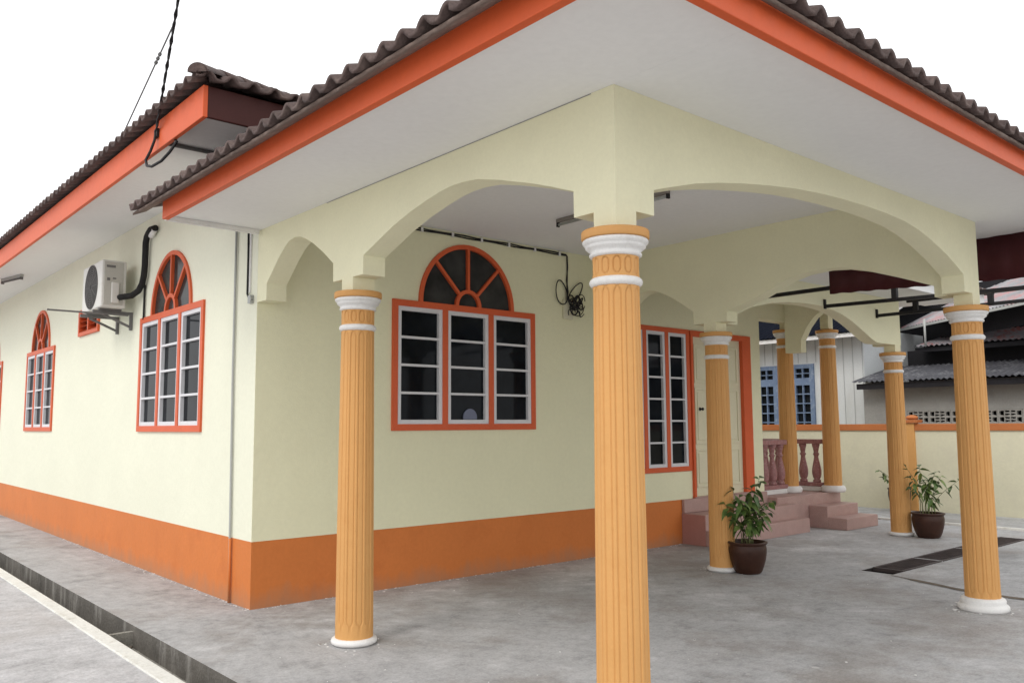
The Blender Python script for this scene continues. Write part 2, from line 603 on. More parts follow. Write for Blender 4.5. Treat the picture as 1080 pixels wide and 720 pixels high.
def fan_openings(cu, zb, r_out, hub_in, hub_out, w=.017, n=10):
    """holes of the half-round fanlight"""
    hs = []
    angs = [0, 45, 90, 135, 180]
    for a0, a1 in zip(angs[:-1], angs[1:]):
        pts = []
        for R_, rev in ((r_out, False), (hub_out, True)):
            s0 = math.radians(a0) + (math.asin(w / R_) if a0 > 0 else 0)
            s1 = math.radians(a1) - (math.asin(w / R_) if a1 < 180 else 0)
            seq = [s0 + (s1 - s0) * i / n for i in range(n + 1)]
            if rev:
                seq = seq[::-1]
            pts += [(cu + R_ * math.cos(s), zb + R_ * 1.04 * math.sin(s)) for s in seq]
        hs.append(pts)
    hs.append([(cu + hub_in * math.cos(math.pi * i / 12), zb + hub_in * 1.04 * math.sin(math.pi * i / 12)) for i in range(13)])
    return hs


def make_window(spec, fn, rows=4, cols=3, label=None):
    u0, u1, z0, zt, cu, r = spec
    fw, mw = .062, .066
    holes, rects = [], []
    top = zt - .062
    cw = (u1 - u0 - 2 * fw - (cols - 1) * mw) / cols
    for i in range(cols):
        a = u0 + fw + i * (cw + mw)
        rects.append((a, a + cw, z0 + fw, top))
        holes.append([(a, z0 + fw), (a + cw, z0 + fw), (a + cw, top), (a, top)])
    if r:
        holes += fan_openings(cu, zt + .002, r - .046, .128, .166, .015)
    b = MB()
    b.plate(win_outline(u0, u1, z0, zt, cu, r), holes, fn, -.022, .055)
    fr = b.build('window', M['frame'], house, bevel=.004)
    if label:
        fr['label'] = label
    g = MB()
    for (a, c, e, h) in rects:
        s = MB()
        sw = .042
        nb = rows - 1
        bh = .024
        ph = (h - e - 2 * sw - nb * bh) / rows
        hh = []
        for k in range(rows):
            zz = e + sw + k * (ph + bh)
            hh.append([(a + sw, zz), (c - sw, zz), (c - sw, zz + ph), (a + sw, zz + ph)])
        e_ = .003
        s.plate([(a - e_, e - e_), (c + e_, e - e_), (c + e_, h + e_), (a - e_, h + e_)], hh, fn, -.012, .044)
        s.build('sash', M['sash'], fr, bevel=.003)
        g.plate([(a + .02, e + .02), (c - .02, e + .02), (c - .02, h - .02), (a + .02, h - .02)], [], fn, .026, .032)
    g.build('pane', M['glass'], fr)
    if r:
        f = MB()
        R_ = r - .03
        f.plate([(cu + R_ * math.cos(math.pi * i / 24), zt - .01 + R_ * 1.04 * math.sin(math.pi * i / 24)) for i in range(25)], [], fn, .012, .02)
        f.build('fanlight_pane', M['fanglass'], fr)
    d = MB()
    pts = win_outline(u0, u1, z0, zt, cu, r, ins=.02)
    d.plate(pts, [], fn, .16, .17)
    d.build('unlit_room_sheet', M['dark'], fr)  # dark sheet standing in for the unlit room behind the panes
    return fr


make_window(WINS_L[0], fnL, label='arched three light window beside the air conditioner')
make_window(WINS_L[1], fnL, label='arched three light window farther along the side wall')
make_window(WINS_L[2], fnL, label='arched window cut by the left edge of the photo')
wf = make_window(WIN_F, fnF, label='arched three light window under the porch')
make_window(WIN_T, fnF, rows=6, label='tall flat topped window beside the cream door')

# pale round thing standing behind the middle light of the porch window
b = MB()
b.plate([(2.315 + .088 * math.cos(a), 1.585 + .088 * math.sin(a)) for a in [math.pi * 2 * i / 28 for i in range(28)] if .088 * math.sin(a) > -.03], [], fnF, .006, .022)
tag(b.build('round_disc', M['pale'], base=(2.315, .014, 1.55), bevel=.003), 'pale blue round disc standing at the bottom of the middle light of the porch window', 'disc')

# louvre vent
b = MB()
u0, u1, z0, z1 = VENT
um = (u0 + u1) / 2
b.plate([(u0, z0), (u1, z0), (u1, z1), (u0, z1)], [[(u0 + .05, z0 + .05), (um - .025, z0 + .05), (um - .025, z1 - .05), (u0 + .05, z1 - .05)], [(um + .025, z0 + .05), (u1 - .05, z0 + .05), (u1 - .05, z1 - .05), (um + .025, z1 - .05)]], fnL, -.03, .06)
v = b.build('louvre_vent', M['frame'], house, bevel=.003)
b = MB()
for k in range(4):
    z = z0 + .075 + k * .065
    for (p, q) in ((u0 + .045, um - .02), (um + .02, u1 - .045)):
        b.face([(-.02, p, z - .018), (-.02, q, z - .018), (.055, q, z + .03), (.055, p, z + .03)])
        b.face([(-.02, p, z - .026), (-.02, q, z - .026), (.055, q, z + .022), (.055, p, z + .022)])
b.build('slat', M['frame'], v)
b = MB()
b.plate([(u0 + .02, z0 + .02), (u1 - .02, z0 + .02), (u1 - .02, z1 - .02), (u0 + .02, z1 - .02)], [], fnL, .09, .1)
b.build('backing', M['dark'], v)

# door
b = MB()
x0, x1, z0, z1 = DOOR
b.plate([(x0 + .0, .50), (x0, z1), (x1, z1), (x1, .50), (x1 - .20, .50), (x1 - .20, z1 - .075), (x0 + .045, z1 - .075), (x0 + .045, .50)], [], fnF, -.035, .075)
df = b.build('door_frame', M['frame'], house, bevel=.004)
b = MB()
xa, xb = x0 + .043, x1 - .198
xm = (xa + xb) / 2
b.box(xa, xm - .002, .02, .06, .565, z1 - .073)
b.box(xm + .002, xb, .02, .06, .565, z1 - .073)
for (p, q) in ((xa, xm), (xm, xb)):
    for (e, h) in ((.68, 1.18), (1.24, 1.98), (2.04, 2.56)):
        b.plate([(p + .07, e), (q - .07, e), (q - .07, h), (p + .07, h)], [[(p + .1, e + .03), (q - .1, e + .03), (q - .1, h - .03), (p + .1, h - .03)]], fnF, .006, .021)
        b.box(p + .125, q - .125, .01, .021, e + .055, h - .055)
dl = b.build('door_leaf', M['door'], df, bevel=.004)
b = MB()
b.lathe([(.024, 0), (.026, .01), (.012, .016), (.014, .04), (.022, .05), (.02, .062), (.006, .066)], seg=14, M=Matrix.Translation((6.17, .02, 1.70)) @ Matrix.Rotation(math.pi / 2, 4, 'X'))
b.build('handle', M['black'], df, bevel=.002)
b = MB()
b.box(x0 - .0, x1, -.05, .06, .553, .568)
b.build('door_sill', M['pink'], df, bevel=.004)
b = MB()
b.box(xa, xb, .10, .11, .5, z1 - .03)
b.build('unlit_room_sheet', M['dark'], df)  # dark sheet standing in for the unlit interior behind the door

# ---------------- beams with arches


def beam(outer_pts, fn, d0, d1, stubs=()):
    b = MB()
    b.plate(outer_pts, [], fn, d0, d1)
    for s in stubs:
        b.box(*s, skip='t')
    return b.build('arch_beam', M['beam'], house, bevel=.002)


fnX = lambda k: (lambda a, z, d: Vector((k + d, a, z)))
fnY = lambda k: (lambda a, z, d: Vector((a, k + d, z)))
TOP = 3.62
Y1 = -1.52
small = [(-.18, ZK), (-.178, ZP), (-.28, 2.785), (-.40, 2.885), (-.50, 2.955), (-.58, 2.992), (-.68, 3.008), (-.78, 2.995), (-.88, 2.957), (-1.0, 2.90), (-1.15, 2.81), (-1.31, ZP), (-1.312, ZK)]
big_l = [(-1.733, ZK), (-1.737, 2.695), (-1.90, 2.755), (-2.1, 2.828), (-2.3, 2.885), (-2.5, 2.927), (-2.64, 2.951), (-2.76, 2.962), (-2.88, 2.960), (-3.02, 2.946), (-3.24, 2.89), (-3.5, 2.812), (-3.66, 2.757), (-3.815, ZP), (-3.816, ZK)]
prof_left = [(-.002, TOP), (-.002, ZK)] + small + big_l + [(-D, ZK), (-D, TOP)]
beam(prof_left, fnX(0), 0, T, [(.0, T, -1.597, -1.443, ZC - .01, ZK), (0, .15, -D, -D + .15, ZC - .01, ZK)])
front = [(.29, ZK), (.292, 2.695), (.40, 2.727), (.64, 2.794), (.85, 2.838), (1.06, 2.874), (1.36, 2.918), (1.67, 2.954), (1.95, 2.976), (2.25, 2.990), (2.6, 2.997), (2.9, 2.994), (3.18, 2.980), (3.4, 2.95), (3.62, 2.902), (3.9, 2.82), (4.17, 2.712), (4.193, 2.70), (4.195, ZK)]
beam([(T, TOP), (T, ZK)] + front + [(PW - T, ZK), (PW - T, TOP)], fnY(-D), 0, T)
prof_r = [(y, z) for (y, z) in small]
big_r = [(-1.733, ZK), (-1.737, 2.665), (-1.92, 2.71), (-2.1, 2.765), (-2.31, 2.850), (-2.45, 2.905), (-2.60, 2.940), (-2.82, 2.952), (-3.0, 2.935), (-3.2, 2.885), (-3.44, 2.80), (-3.65, 2.72), (-3.815, 2.655), (-3.816, ZK)]
beam([(-.002, TOP), (-.002, ZK)] + prof_r + big_r + [(-D, ZK), (-D, TOP)], fnX(PW - T), 0, T, [(PW - T, PW, -1.597, -1.443, ZC - .01, ZK), (PW - .15, PW, -D, -D + .15, ZC - .01, ZK)])
# verandah beams
X4 = 8.49
b4 = [(PW + .22, ZK), (PW + .222, 2.68), (5.0, 2.78), (5.4, 2.862), (5.75, 2.905), (6.17, 2.928), (6.45, 2.925), (6.73, 2.905), (7.0, 2.86), (7.25, 2.79), (7.55, 2.68), (7.75, 2.60), (7.9, ZK)]
beam([(PW, TOP), (PW, ZK)] + b4 + [(8.58, ZK), (8.58, TOP)], fnY(-1.59), 0, T, [(8.41, 8.57, -1.588, -1.43, ZC - .01, ZK)])
b5 = [(-.178, ZK), (-.18, 2.74), (-.28, 2.92), (-.40, 3.06), (-.52, 3.14), (-.66, 3.18), (-.80, 3.155), (-.92, 3.07), (-1.03, 2.97), (-1.15, 2.84), (-1.265, 2.74), (-1.267, ZK)]
beam([(.08, TOP), (.08, ZK)] + b5 + [(-1.408, ZK), (-1.408, TOP)], fnX(8.42), 0, .15)
b = MB()
b.box(HX, 9.24, .082, .262, 3.03, TOP)
b.box(9.06, 9.24, -.30, .08, 3.26, TOP)
b.box(9.08, 9.22, -.27, -.13, 2.95, 3.262, skip='t')
b.box(9.06, 9.24, .264, 5.0, 3.26, TOP)
b.build('verandah_beam', M['beam'], house, bevel=.008)

# ---------------- ceilings and soffits
b = MB()
b.box(T, PW - T, -D + T, -.001, ZI, ZI + .012)
b.box(PW, 8.42, -1.41, .08, ZI, ZI + .012)
b.box(HX + .001, 9.06, .264, 6.0, ZI, ZI + .012)
b.build('porch_ceiling', M['soffit'], house)
b = MB()
E0 = -.80
b.box(E0, -.001, -4.93, -.02, ZS, ZS + .012)
b.box(.0, PW, -4.93, -D - .001, ZS, ZS + .012)
b.box(PW + .001, 5.30, -4.93, -1.592, ZS, ZS + .012)
b.box(5.301, 9.40, -2.36, -1.592, ZS, ZS + .012)
b.box(8.582, 9.40, -1.591, -.31, ZS + .02, ZS + .032)
b.build('porch_soffit', M['soffit'], house)
b = MB()
b.box(-.85, -.001, -.97, HY + .9, ZM, ZM + .012)
b.box(0, HX, -.97, -.001, ZM, ZM + .012)
b.box(HX + .001, HX + .85, -.97, HY + .9, ZM, ZM + .012)
b.build('main_soffit', M['soffit'], house)

b = MB()
b.box(-.003, -.0005, -3.95, -1.2, 3.1752, 3.1785)
b.build('soffit_gap', M['shedwall'], house)

# ---------------- fascias
b = MB()
b.box(-.848, -.80, -4.978, -.11, 3.128, 3.272)
b.box(-.80, 5.30, -4.978, -4.93, 3.112, 3.262)
b.box(5.30, 5.348, -4.978, -2.36, 3.112, 3.25)
b.build('porch_fascia', M['fascia'], house, bevel=.004)
b = MB()
b.box(5.35, 9.40, -2.395, -2.36, 3.10, 3.335)
b.build('verandah_fascia', M['soffit'], house, bevel=.004)
b = MB()
b.box(-.80, -.02, -.055, -.022, 3.14, 3.178)
b.build('eave_end_board', M['white'], house)
b = MB()
b.box(-.885, -.85, -1.005, HY + .93, 3.695, 3.93)
b.build('main_fascia', M['fascia'], house, bevel=.004)
b = MB()
b.box(HX + .85, HX + .885, -1.005, HY + .93, 3.695, 3.93)
b.build('main_fascia', M['fascia'], house, bevel=.004)
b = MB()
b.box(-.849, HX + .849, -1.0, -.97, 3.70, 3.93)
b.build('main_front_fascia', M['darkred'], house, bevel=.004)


# ---------------- tiled roofs
def wave(u, p=.166):
    t = (u / p) % 1.0
    # low pan, then a steep rounded roll
    if t < .42:
        return -.018 - .006 * math.sin(math.pi * t / .42)
    s = (t - .42) / .58
    return -.018 + .044 * (math.sin(math.pi * s) ** .62)


def tile_plane(O, U, S, tan, u0, u1, run, clips, course=.33, p=.166):
    bm = bmesh.new()
    O, U, S = Vector(O), Vector(U), Vector(S)
    nu = int((u1 - u0) / p * 10)
    us = [u0 + (u1 - u0) * i / nu for i in range(nu + 1)]
    rows = []
    c = 0
    while c * course < run:
        rows.append((c * course, .026))
        rows.append(((c + 1) * course - .004, 0.0))
        c += 1
    hs = [wave(u, p) for u in us]
    prev = None
    jit = [rnd.uniform(-.006, .006) for _ in range(int((u1 - u0) / p) + 3)]
    for v, lift in rows:
        cur = []
        for u, h in zip(us, hs):
            j = jit[int((u - u0) / p)]
            P = O + U * u + S * (v + (j if lift else 0)) + Vector((0, 0, v * tan + h + lift + j * .5))
            cur.append(bm.verts.new(P))
        if prev:
            for i in range(nu):
                f = bm.faces.new([prev[i], prev[i + 1], cur[i + 1], cur[i]])
                f.smooth = True
        prev = cur
    for co, no in clips:
        bmesh.ops.bisect_plane(bm, geom=list(bm.verts) + list(bm.edges) + list(bm.faces), dist=1e-5, plane_co=Vector(co), plane_no=Vector(no), clear_outer=True)
    bmesh.ops.recalc_face_normals(bm, faces=bm.faces)
    if sum(f.normal.z for f in bm.faces) < 0:
        bmesh.ops.reverse_faces(bm, faces=bm.faces)
    return bm


def roof_obj(name, planes):
    me_b = MB()
    for bm in planes:
        tmp = bpy.data.meshes.new('tmp')
        bm.to_mesh(tmp)
        bm.free()
        me_b.bm.from_mesh(tmp)
        bpy.data.meshes.remove(tmp)
    return me_b.build(name, M['tile'], house, solid=.02, merge=False)


def ridge_caps(pts, r=.10, step=.36):
    b = MB()
    p, q = Vector(pts[0]), Vector(pts[1])
    d = q - p
    L = d.length
    x = d.normalized()
    y = Vector((0, 0, 1)).cross(x).normalized()
    z = x.cross(y)
    n = int(L / step)
    for k in range(n):
        a = p + x * (k * step)
        for (o0, o1, ra, rb) in ((-.03, step, r * 1.08, r * .94),):
            A, B = [], []
            for i in range(11):
                t = math.pi * i / 10
                A.append(b.bm.verts.new(a + x * o0 + (y * math.cos(t) + z * (math.sin(t) * .85)) * ra))
                B.append(b.bm.verts.new(a + x * o1 + (y * math.cos(t) + z * (math.sin(t) * .85)) * rb))
            for i in range(10):
                f = b.bm.faces.new([A[i], A[i + 1], B[i + 1], B[i]])
                f.smooth = True
            if k == 0:
                b.bm.faces.new(A)
    return b


s2 = 1 / math.sqrt(2)
TAN = .40
ez = 3.256     # mid surface height at tile edge
ex, ey, er = -.985, -5.060, 5.42
RX = (ex + er) / 2
RUN = er - RX
left = tile_plane((ex, 0, ez), (0, 1, 0), (1, 0, 0), TAN, ey, .30, RUN, [((ex, ey, 0), (s2, -s2, 0)), ((0, 0, 0), (0, 1, 0)) if False else ((0, .30, 0), (0, 1, 0))])
left2 = left
frontp = tile_plane((0, ey, ez), (1, 0, 0), (0, 1, 0), TAN, ex, er, RUN, [((ex, ey, 0), (-s2, s2, 0)), ((er, ey, 0), (s2, s2, 0))])
rightp = tile_plane((er, 0, ez), (0, 1, 0), (-1, 0, 0), TAN, ey, -.3, RUN, [((er, ey, 0), (-s2, -s2, 0))])
verp = tile_plane((0, -2.48, ez), (1, 0, 0), (0, 1, 0), .16, er - .3, 9.55, 8.5, [((er - .35, -2.48, 0), (-s2, 0.0, 0))])
# cut the parts of the left plane that would pass through the house
bmesh.ops.bisect_plane(left, geom=list(left.verts) + list(left.edges) + list(left.faces), plane_co=(1.9, .0, 0), plane_no=(1, 0, 0), clear_outer=False)
kill = [f for f in left.faces if f.calc_center_median().x > 0.0 and f.calc_center_median().y > -.01]
bmesh.ops.delete(left, geom=kill, context='FACES')
roof_obj('porch_roof', [left, frontp, rightp, verp])
rh = ez + RUN * TAN
b = MB()
zf = ez - .024


def filler(b, P, Q, inward, run):
    P, Q, I = Vector(P), Vector(Q), Vector(inward)
    up = Vector((0, 0, run * TAN))
    L = (Q - P).length
    n = int(L / .166 * 8)
    A_, B_, C_ = [], [], []
    for i in range(n + 1):
        p = P + (Q - P) * (i / n)
        w = math.sin(2 * math.pi * L * i / n / .166)
        j = I * (.006 * w + rnd.uniform(-.0015, .0015))
        A_.append(b.bm.verts.new(p + j + Vector((0, 0, .004 * w - .016))))
        C_.append(b.bm.verts.new(p + j + Vector((0, 0, .006 + .006 * w))))
        B_.append(b.bm.verts.new(p + I * run + up + Vector((0, 0, -.010))))
    for i in range(n):
        for U_, V_ in ((A_, B_), (C_, A_)):
            b.bm.faces.new([U_[i], U_[i + 1], V_[i + 1], V_[i]]).smooth = True


filler(b, (ex + .03, ey + .03, zf), (ex + .03, .26, zf), (1, 0, 0), .10)
filler(b, (ex + .03, ey + .03, zf - .001), (er - .03, ey + .03, zf - .001), (0, 1, 0), .045)
b.build('eave_filler', M['filler'], house, merge=False)
cb = ridge_caps([(ex - .02, ey - .02, ez + .04), (RX, ey + RUN, rh + .05)])
for seg in ([(er + .02, ey - .02, ez + .04), (RX, ey + RUN, rh + .05)], [(RX, ey + RUN - .1, rh + .05), (RX, 0.2, rh + .05)]):
    c2 = ridge_caps(seg)
    tmp = bpy.data.meshes.new('t')
    c2.bm.to_mesh(tmp)
    c2.bm.free()
    cb.bm.from_mesh(tmp)
    bpy.data.meshes.remove(tmp)
cb.build('ridge_tile', M['tile'], house, solid=.012, merge=False)

mz = 3.955
mx, my, mr, mb_ = -.975, -1.095, HX + .975, HY + 1.0
MX = (mx + mr) / 2
MRUN = MX - mx
ml = tile_plane((mx, 0, mz), (0, 1, 0), (1, 0, 0), TAN, my, mb_, MRUN, [((mx, my, 0), (s2, -s2, 0)), ((mx, mb_, 0), (s2, s2, 0))])
mf = tile_plane((0, my, mz), (1, 0, 0), (0, 1, 0), TAN, mx, mr, MRUN, [((mx, my, 0), (-s2, s2, 0)), ((mr, my, 0), (s2, s2, 0))])
mrr = tile_plane((mr, 0, mz), (0, 1, 0), (-1, 0, 0), TAN, my, mb_, MRUN, [((mr, my, 0), (-s2, -s2, 0)), ((mr, mb_, 0), (-s2, s2, 0))])
mbk = tile_plane((0, mb_, mz), (1, 0, 0), (0, -1, 0), TAN, mx, mr, MRUN, [((mx, mb_, 0), (-s2, -s2, 0)), ((mr, mb_, 0), (s2, -s2, 0))])
roof_obj('main_roof', [ml, mf, mrr, mbk])
mh = mz + MRUN * TAN
cb = ridge_caps([(mx + .04, my + .04, mz + .035), (MX, my + MRUN, mh + .02)], .07)
for seg in ([(mr, my, mz + .04), (MX, my + MRUN, mh + .05)], [(MX, my + MRUN, mh + .05), (MX, mb_ - MRUN, mh + .05)]):
    c2 = ridge_caps(seg, .11)
    tmp = bpy.data.meshes.new('t')
    c2.bm.to_mesh(tmp)
    c2.bm.free()
    cb.bm.from_mesh(tmp)
    bpy.data.meshes.remove(tmp)
cb.build('ridge_tile', M['tile'], house, solid=.012, merge=False)


# ---------------- columns
def fluted(zs, r_of, z0, z1, nf=12, per=26, hw0=.30, depth=.0085, endh=.035):
    b = MB()
    rings = []
    n = nf * per
    for z in zs:
        r = r_of(z)
        ring = []
        e = min(z - z0, z1 - z)
        if e <= 0:
            hw = 0
        elif e < endh:
            hw = hw0 * math.sqrt(max(0, 1 - ((endh - e) / endh) ** 2))
        else:
            hw = hw0
        for k in range(n):
            t = (k % per) / per - .5
            dd = 0
            if hw > 1e-4:
                q = (abs(t) - hw) / .060
                dd = depth * math.exp(-q * q)
                if abs(t) < hw:
                    dd = max(dd, depth * .42)
            elif 0 <= e < .004 and abs(t) < .12:
                dd = depth * .8
            a = 2 * math.pi * k / n
            ring.append(b.bm.verts.new(((r - dd) * math.cos(a), (r - dd) * math.sin(a), z)))
        rings.append(ring)
    for A, B in zip(rings[:-1], rings[1:]):
        for k in range(n):
            b.bm.faces.new([A[k], A[(k + 1) % n], B[(k + 1) % n], B[k]]).smooth = True
    b.bm.faces.new(rings[-1])
    return b


def make_column(loc, double_base=False, big_base=False):
    H = ZC
    r_of = lambda z: .131 - .0148 * max(0, min(1, z / 2.2)) ** 1.3
    za, zb = .14, 2.165
    ends = [0, .006, .014, .024, .036, .05]
    zs = [0.0, .08] + [za + e for e in ends] + [.6, 1.1, 1.6] + [zb - e for e in ends[::-1]] + [2.19]
    sh = fluted(zs, r_of, za, zb).build('column', M['column'], house, org=loc)
    nz = [2.215, 2.236] + [2.238 + e * .6 for e in ends] + [2.318 - e * .6 for e in ends[::-1]] + [2.320, 2.34]
    fluted(nz, lambda z: .1165, 2.238, 2.318, endh=.026, depth=.010).build('necking', M['column'], sh, org=(0, 0, 0))
    b = MB()
    b.lathe([(.110, 2.178), (.122, 2.182), (.131, 2.192), (.133, 2.203), (.129, 2.214), (.120, 2.222), (.110, 2.226)], seg=48)
    b.build('astragal', M['white'], sh, org=(0, 0, 0))
    b = MB()
    b.lathe([(.110, 2.326), (.124, 2.328), (.131, 2.335), (.132, 2.342), (.126, 2.348), (.127, 2.354), (.134, 2.362), (.145, 2.370), (.151, 2.377), (.149, 2.383), (.152, 2.387), (.160, 2.393), (.165, 2.402), (.164, 2.411), (.158, 2.4155), (.12, 2.4157)], seg=48)
    b.build('echinus', M['white'], sh, org=(0, 0, 0))
    b = MB()
    b.lathe([(.120, 2.416), (.166, 2.417), (.170, 2.422), (.170, 2.455), (.167, H), (.10, H)], seg=48)
    b.build('abacus', M['column'], sh, org=(0, 0, 0))
    b = MB()
    if big_base:
        b.lathe([(.160, 0), (.175, .012), (.182, .035), (.180, .062), (.168, .085), (.150, .098), (.12, .10)], seg=40)
    elif double_base:
        b.lathe([(.182, 0), (.188, .012), (.188, .034), (.178, .046), (.166, .050), (.164, .058), (.166, .080), (.158, .094), (.142, .102), (.12, .104)], seg=40)
    else:
        b.lathe([(.140, 0), (.146, .006), (.157, .012), (.160, .026), (.154, .040), (.141, .048), (.12, .050)], seg=40)
    b.build('base', M['white'], sh, org=(0, 0, 0))
    return sh


cA = make_column((.09, -1.52, 0))
cA['label'] = 'ochre fluted column nearest the house corner'
cD = make_column((.085, -4.02, 0), True)
cD['label'] = 'ochre fluted column at the front corner of the porch'
c3 = dup(cD, (PW - .08, -4.02, 0), house)
c3['label'] = 'ochre fluted column at the right front of the porch with stepped white base'
c2 = dup(cA, (PW - .08, -1.52, 0), house)
c2['label'] = 'ochre fluted column before the cream door, behind the nearer potted plant'
c4 = dup(cA, (8.49, -1.51, 0), house)
c4['label'] = 'ochre fluted column beside the farther potted plant'
FZ = .47
cE = make_column((8.60, .20, FZ), False, True)
cE['label'] = 'ochre fluted verandah column at the end of the balustrade'
c6 = dup(cE, (9.15, -.20, FZ), house)
c6['label'] = 'ochre fluted verandah column at the top of the farther steps'
for c, z in ((cE, 3.03 - FZ), (c6, 2.95 - FZ)):
    pass
# raise verandah columns to their beam: a short plain block above the capital
b = MB()
b.box(8.53, 8.67, .13, .23, FZ + ZC - .005, 3.031, skip='t')
b.build('column_block', M['beam'], house)

# ---------------- verandah floor, steps, balustrade
b = MB()
b.box(HX + .001, 9.36, -.20, 6.0, 0, FZ)
b.build('verandah_floor', M['pink'], house, bevel=.008)
b = MB()
b.box(5.72, 7.92, -.50, -.366, 0, .19)
b.box(5.72, 7.82, -.365, -.001, 0, .38, skip='n')
b.box(5.72, HX + .004, -.045, -.0015, .381, .552)
b.build('door_steps', [M['pink'], M['red_tile']], house, bevel=.006)
b = MB()
b.box(5.712, 5.719, -.36, -.004, .0, .372)
b.build('red_tile_panel', M['red_tile'], house)
b = MB()
b.box(8.42, 9.34, -.78, -.491, 0, .163)
b.box(8.42, 8.96 + .36, -.49, -.201, 0, .315)
b.build('verandah_steps', M['pink'], house, bevel=.008)


def balustrade(p, q, n):
    p, q = Vector(p), Vector(q)
    b = MB()
    b.bar(p + Vector((0, 0, .755)), q + Vector((0, 0, .755)), .13, .07)
    r = b.build('balustrade', M['baluster'], house, bevel=.008)
    b = MB()
    b.bar(p + Vector((0, 0, .10)), q + Vector((0, 0, .10)), .12, .06)
    b.build('bottom_rail', M['baluster'], r, bevel=.008)
    k = MB()
    k.bar(p + Vector((0, 0, .036)), q + Vector((0, 0, .036)), .11, .066)
    k.build('footing', M['white'], r)
    first = None
    prof = [(r_ * 1.3, z_) for r_, z_ in ((.045, 0), (.045, .04), (.03, .05), (.042, .07), (.052, .12), (.054, .18), (.046, .25), (.033, .33), (.024, .39), (.028, .415), (.036, .425), (.036, .44), (.026, .455), (.028, .48), (.036, .53), (.040, .548), (.044, .56), (.044, .592))]
    for i in range(n):
        t = (i + .5) / n
        c = p + (q - p) * t + Vector((0, 0, .129))
        if first is None:
            bb = MB()
            bb.lathe(prof, seg=16)
            first = bb.build('baluster', M['baluster'], r, org=c)
        else:
            dup(first, c, r)
    return r


balustrade((HX + .002, .20, FZ), (8.46, .20, FZ), 4)
balustrade((9.15, -.05, FZ), (9.15, 2.4, FZ), 11)

# ------------------------------------------------------------------ things fixed to the house
# air conditioner
ac = root('air_conditioner', (-.25, 3.65, 2.83), 'white air conditioner outdoor unit on a bracket high on the side wall', 'air conditioner')
b = MB()
b.box(-.385, -.12, 3.26, 4.05, 2.85, 3.39)
body = b.build('casing', M['acwhite'], ac, bevel=.018, seg=3)
b = MB()
b.box(-.36, -.155, 3.254, 3.262, 2.88, 3.37)
sp = b.build('side_panel', M['acside'], ac, bevel=.004)
for q in ((-.34, -.245, 3.305, 3.33), (-.33, -.30, 3.155, 3.185), (-.27, -.235, 3.175, 3.19)):
    b = MB()
    b.box(q[0], q[1], 3.249, 3.256, q[2], q[3])
    b.build('marking', M['acgrey'], sp)
b = MB()
b.box(-.285, -.20, 3.232, 3.256, 2.90, 3.14)
b.build('valve_cover', M['acwhite'], ac, bevel=.012)
b = MB()
Mr = Matrix.Translation((-.384, 3.67, 3.12)) @ Matrix.Rotation(-math.pi / 2, 4, 'Y')
for k in range(9):
    r = .252 - k * .027
    b.lathe([(r, .002), (r + .006, .008), (r - .006, .008)], seg=40, M=Mr, cap=False)
for k in range(12):
    a = k * math.pi / 6
    b.bar((-.394, 3.67 + .03 * math.cos(a), 3.12 + .03 * math.sin(a)), (-.394, 3.67 + .24 * math.cos(a), 3.12 + .24 * math.sin(a)), .006)
g = b.build('fan_grille', M['acgrey'], ac)
b = MB()
b.lathe([(.258, .0), (.258, .004), (.01, .0041)], seg=40, M=Mr)
b.build('fan_opening', M['fanhole'], ac)
for y in (3.40, 3.92):
    b = MB()
    b.box(-.37, -.13, y - .03, y + .03, 2.83, 2.852)
    b.build('foot', M['acgrey'], ac)

br = root('wall_bracket', (-.2, 3.65, 2.6), 'grey steel wall bracket with long arms carrying the air conditioner', 'bracket')
for y in (3.40, 3.92):
    b = MB()
    b.box(-.43, -.002, y - .02, y + .02, 2.795, 2.828)
    b.build('arm', M['acgrey'], br)
    b = MB()
    b.box(-.03, -.0025, y - .02, y + .02, 2.62, 2.794)
    b.build('upright', M['acgrey'], br)
    b = MB()
    b.bar((-.03, y, 2.66), (-.33, y, 2.79), .025)
    b.build('brace', M['acgrey'], br)
b = MB()
b.bar((-.90, 3.36, 2.785), (-.06, 3.36, 2.785), .018, .018)
b.build('rod', M['acgrey'], br)

b = MB()
b.tube([(-.2, 3.25, 2.97), (-.16, 3.2, 2.975), (-.10, 3.12, 2.985), (-.06, 3.02, 3.03), (-.05, 2.93, 3.10), (-.05, 2.88, 3.19), (-.05, 2.86, 3.3), (-.05, 2.86, 3.55), (-.05, 2.83, 3.61), (-.06, 2.74, 3.64), (-.07, 2.64, 3.66), (-.04, 2.56, 3.67)], .034, 10)
pp = b.build('refrigerant_pipe', M['foam'], base=(-.06, 2.86, 2.97))
tag(pp, 'thick black insulated pipe bending from the air conditioner up to the eaves', 'pipe')
b = MB()
b.tube([(-.045, 2.70, 3.60), (-.05, 2.58, 3.655)], .03, 10)
b.build('tape_wrap', M['white'], pp)
b = MB()
b.tube([(-.02, 2.93, 3.09), (-.018, 2.94, 2.75), (-.02, 2.94, 2.70)], .012, 8)
tag(b.build('condensate_pipe', M['foam'], base=(-.02, 2.94, 2.7)), 'thin dark drain pipe running down beside the air conditioner bracket', 'pipe')

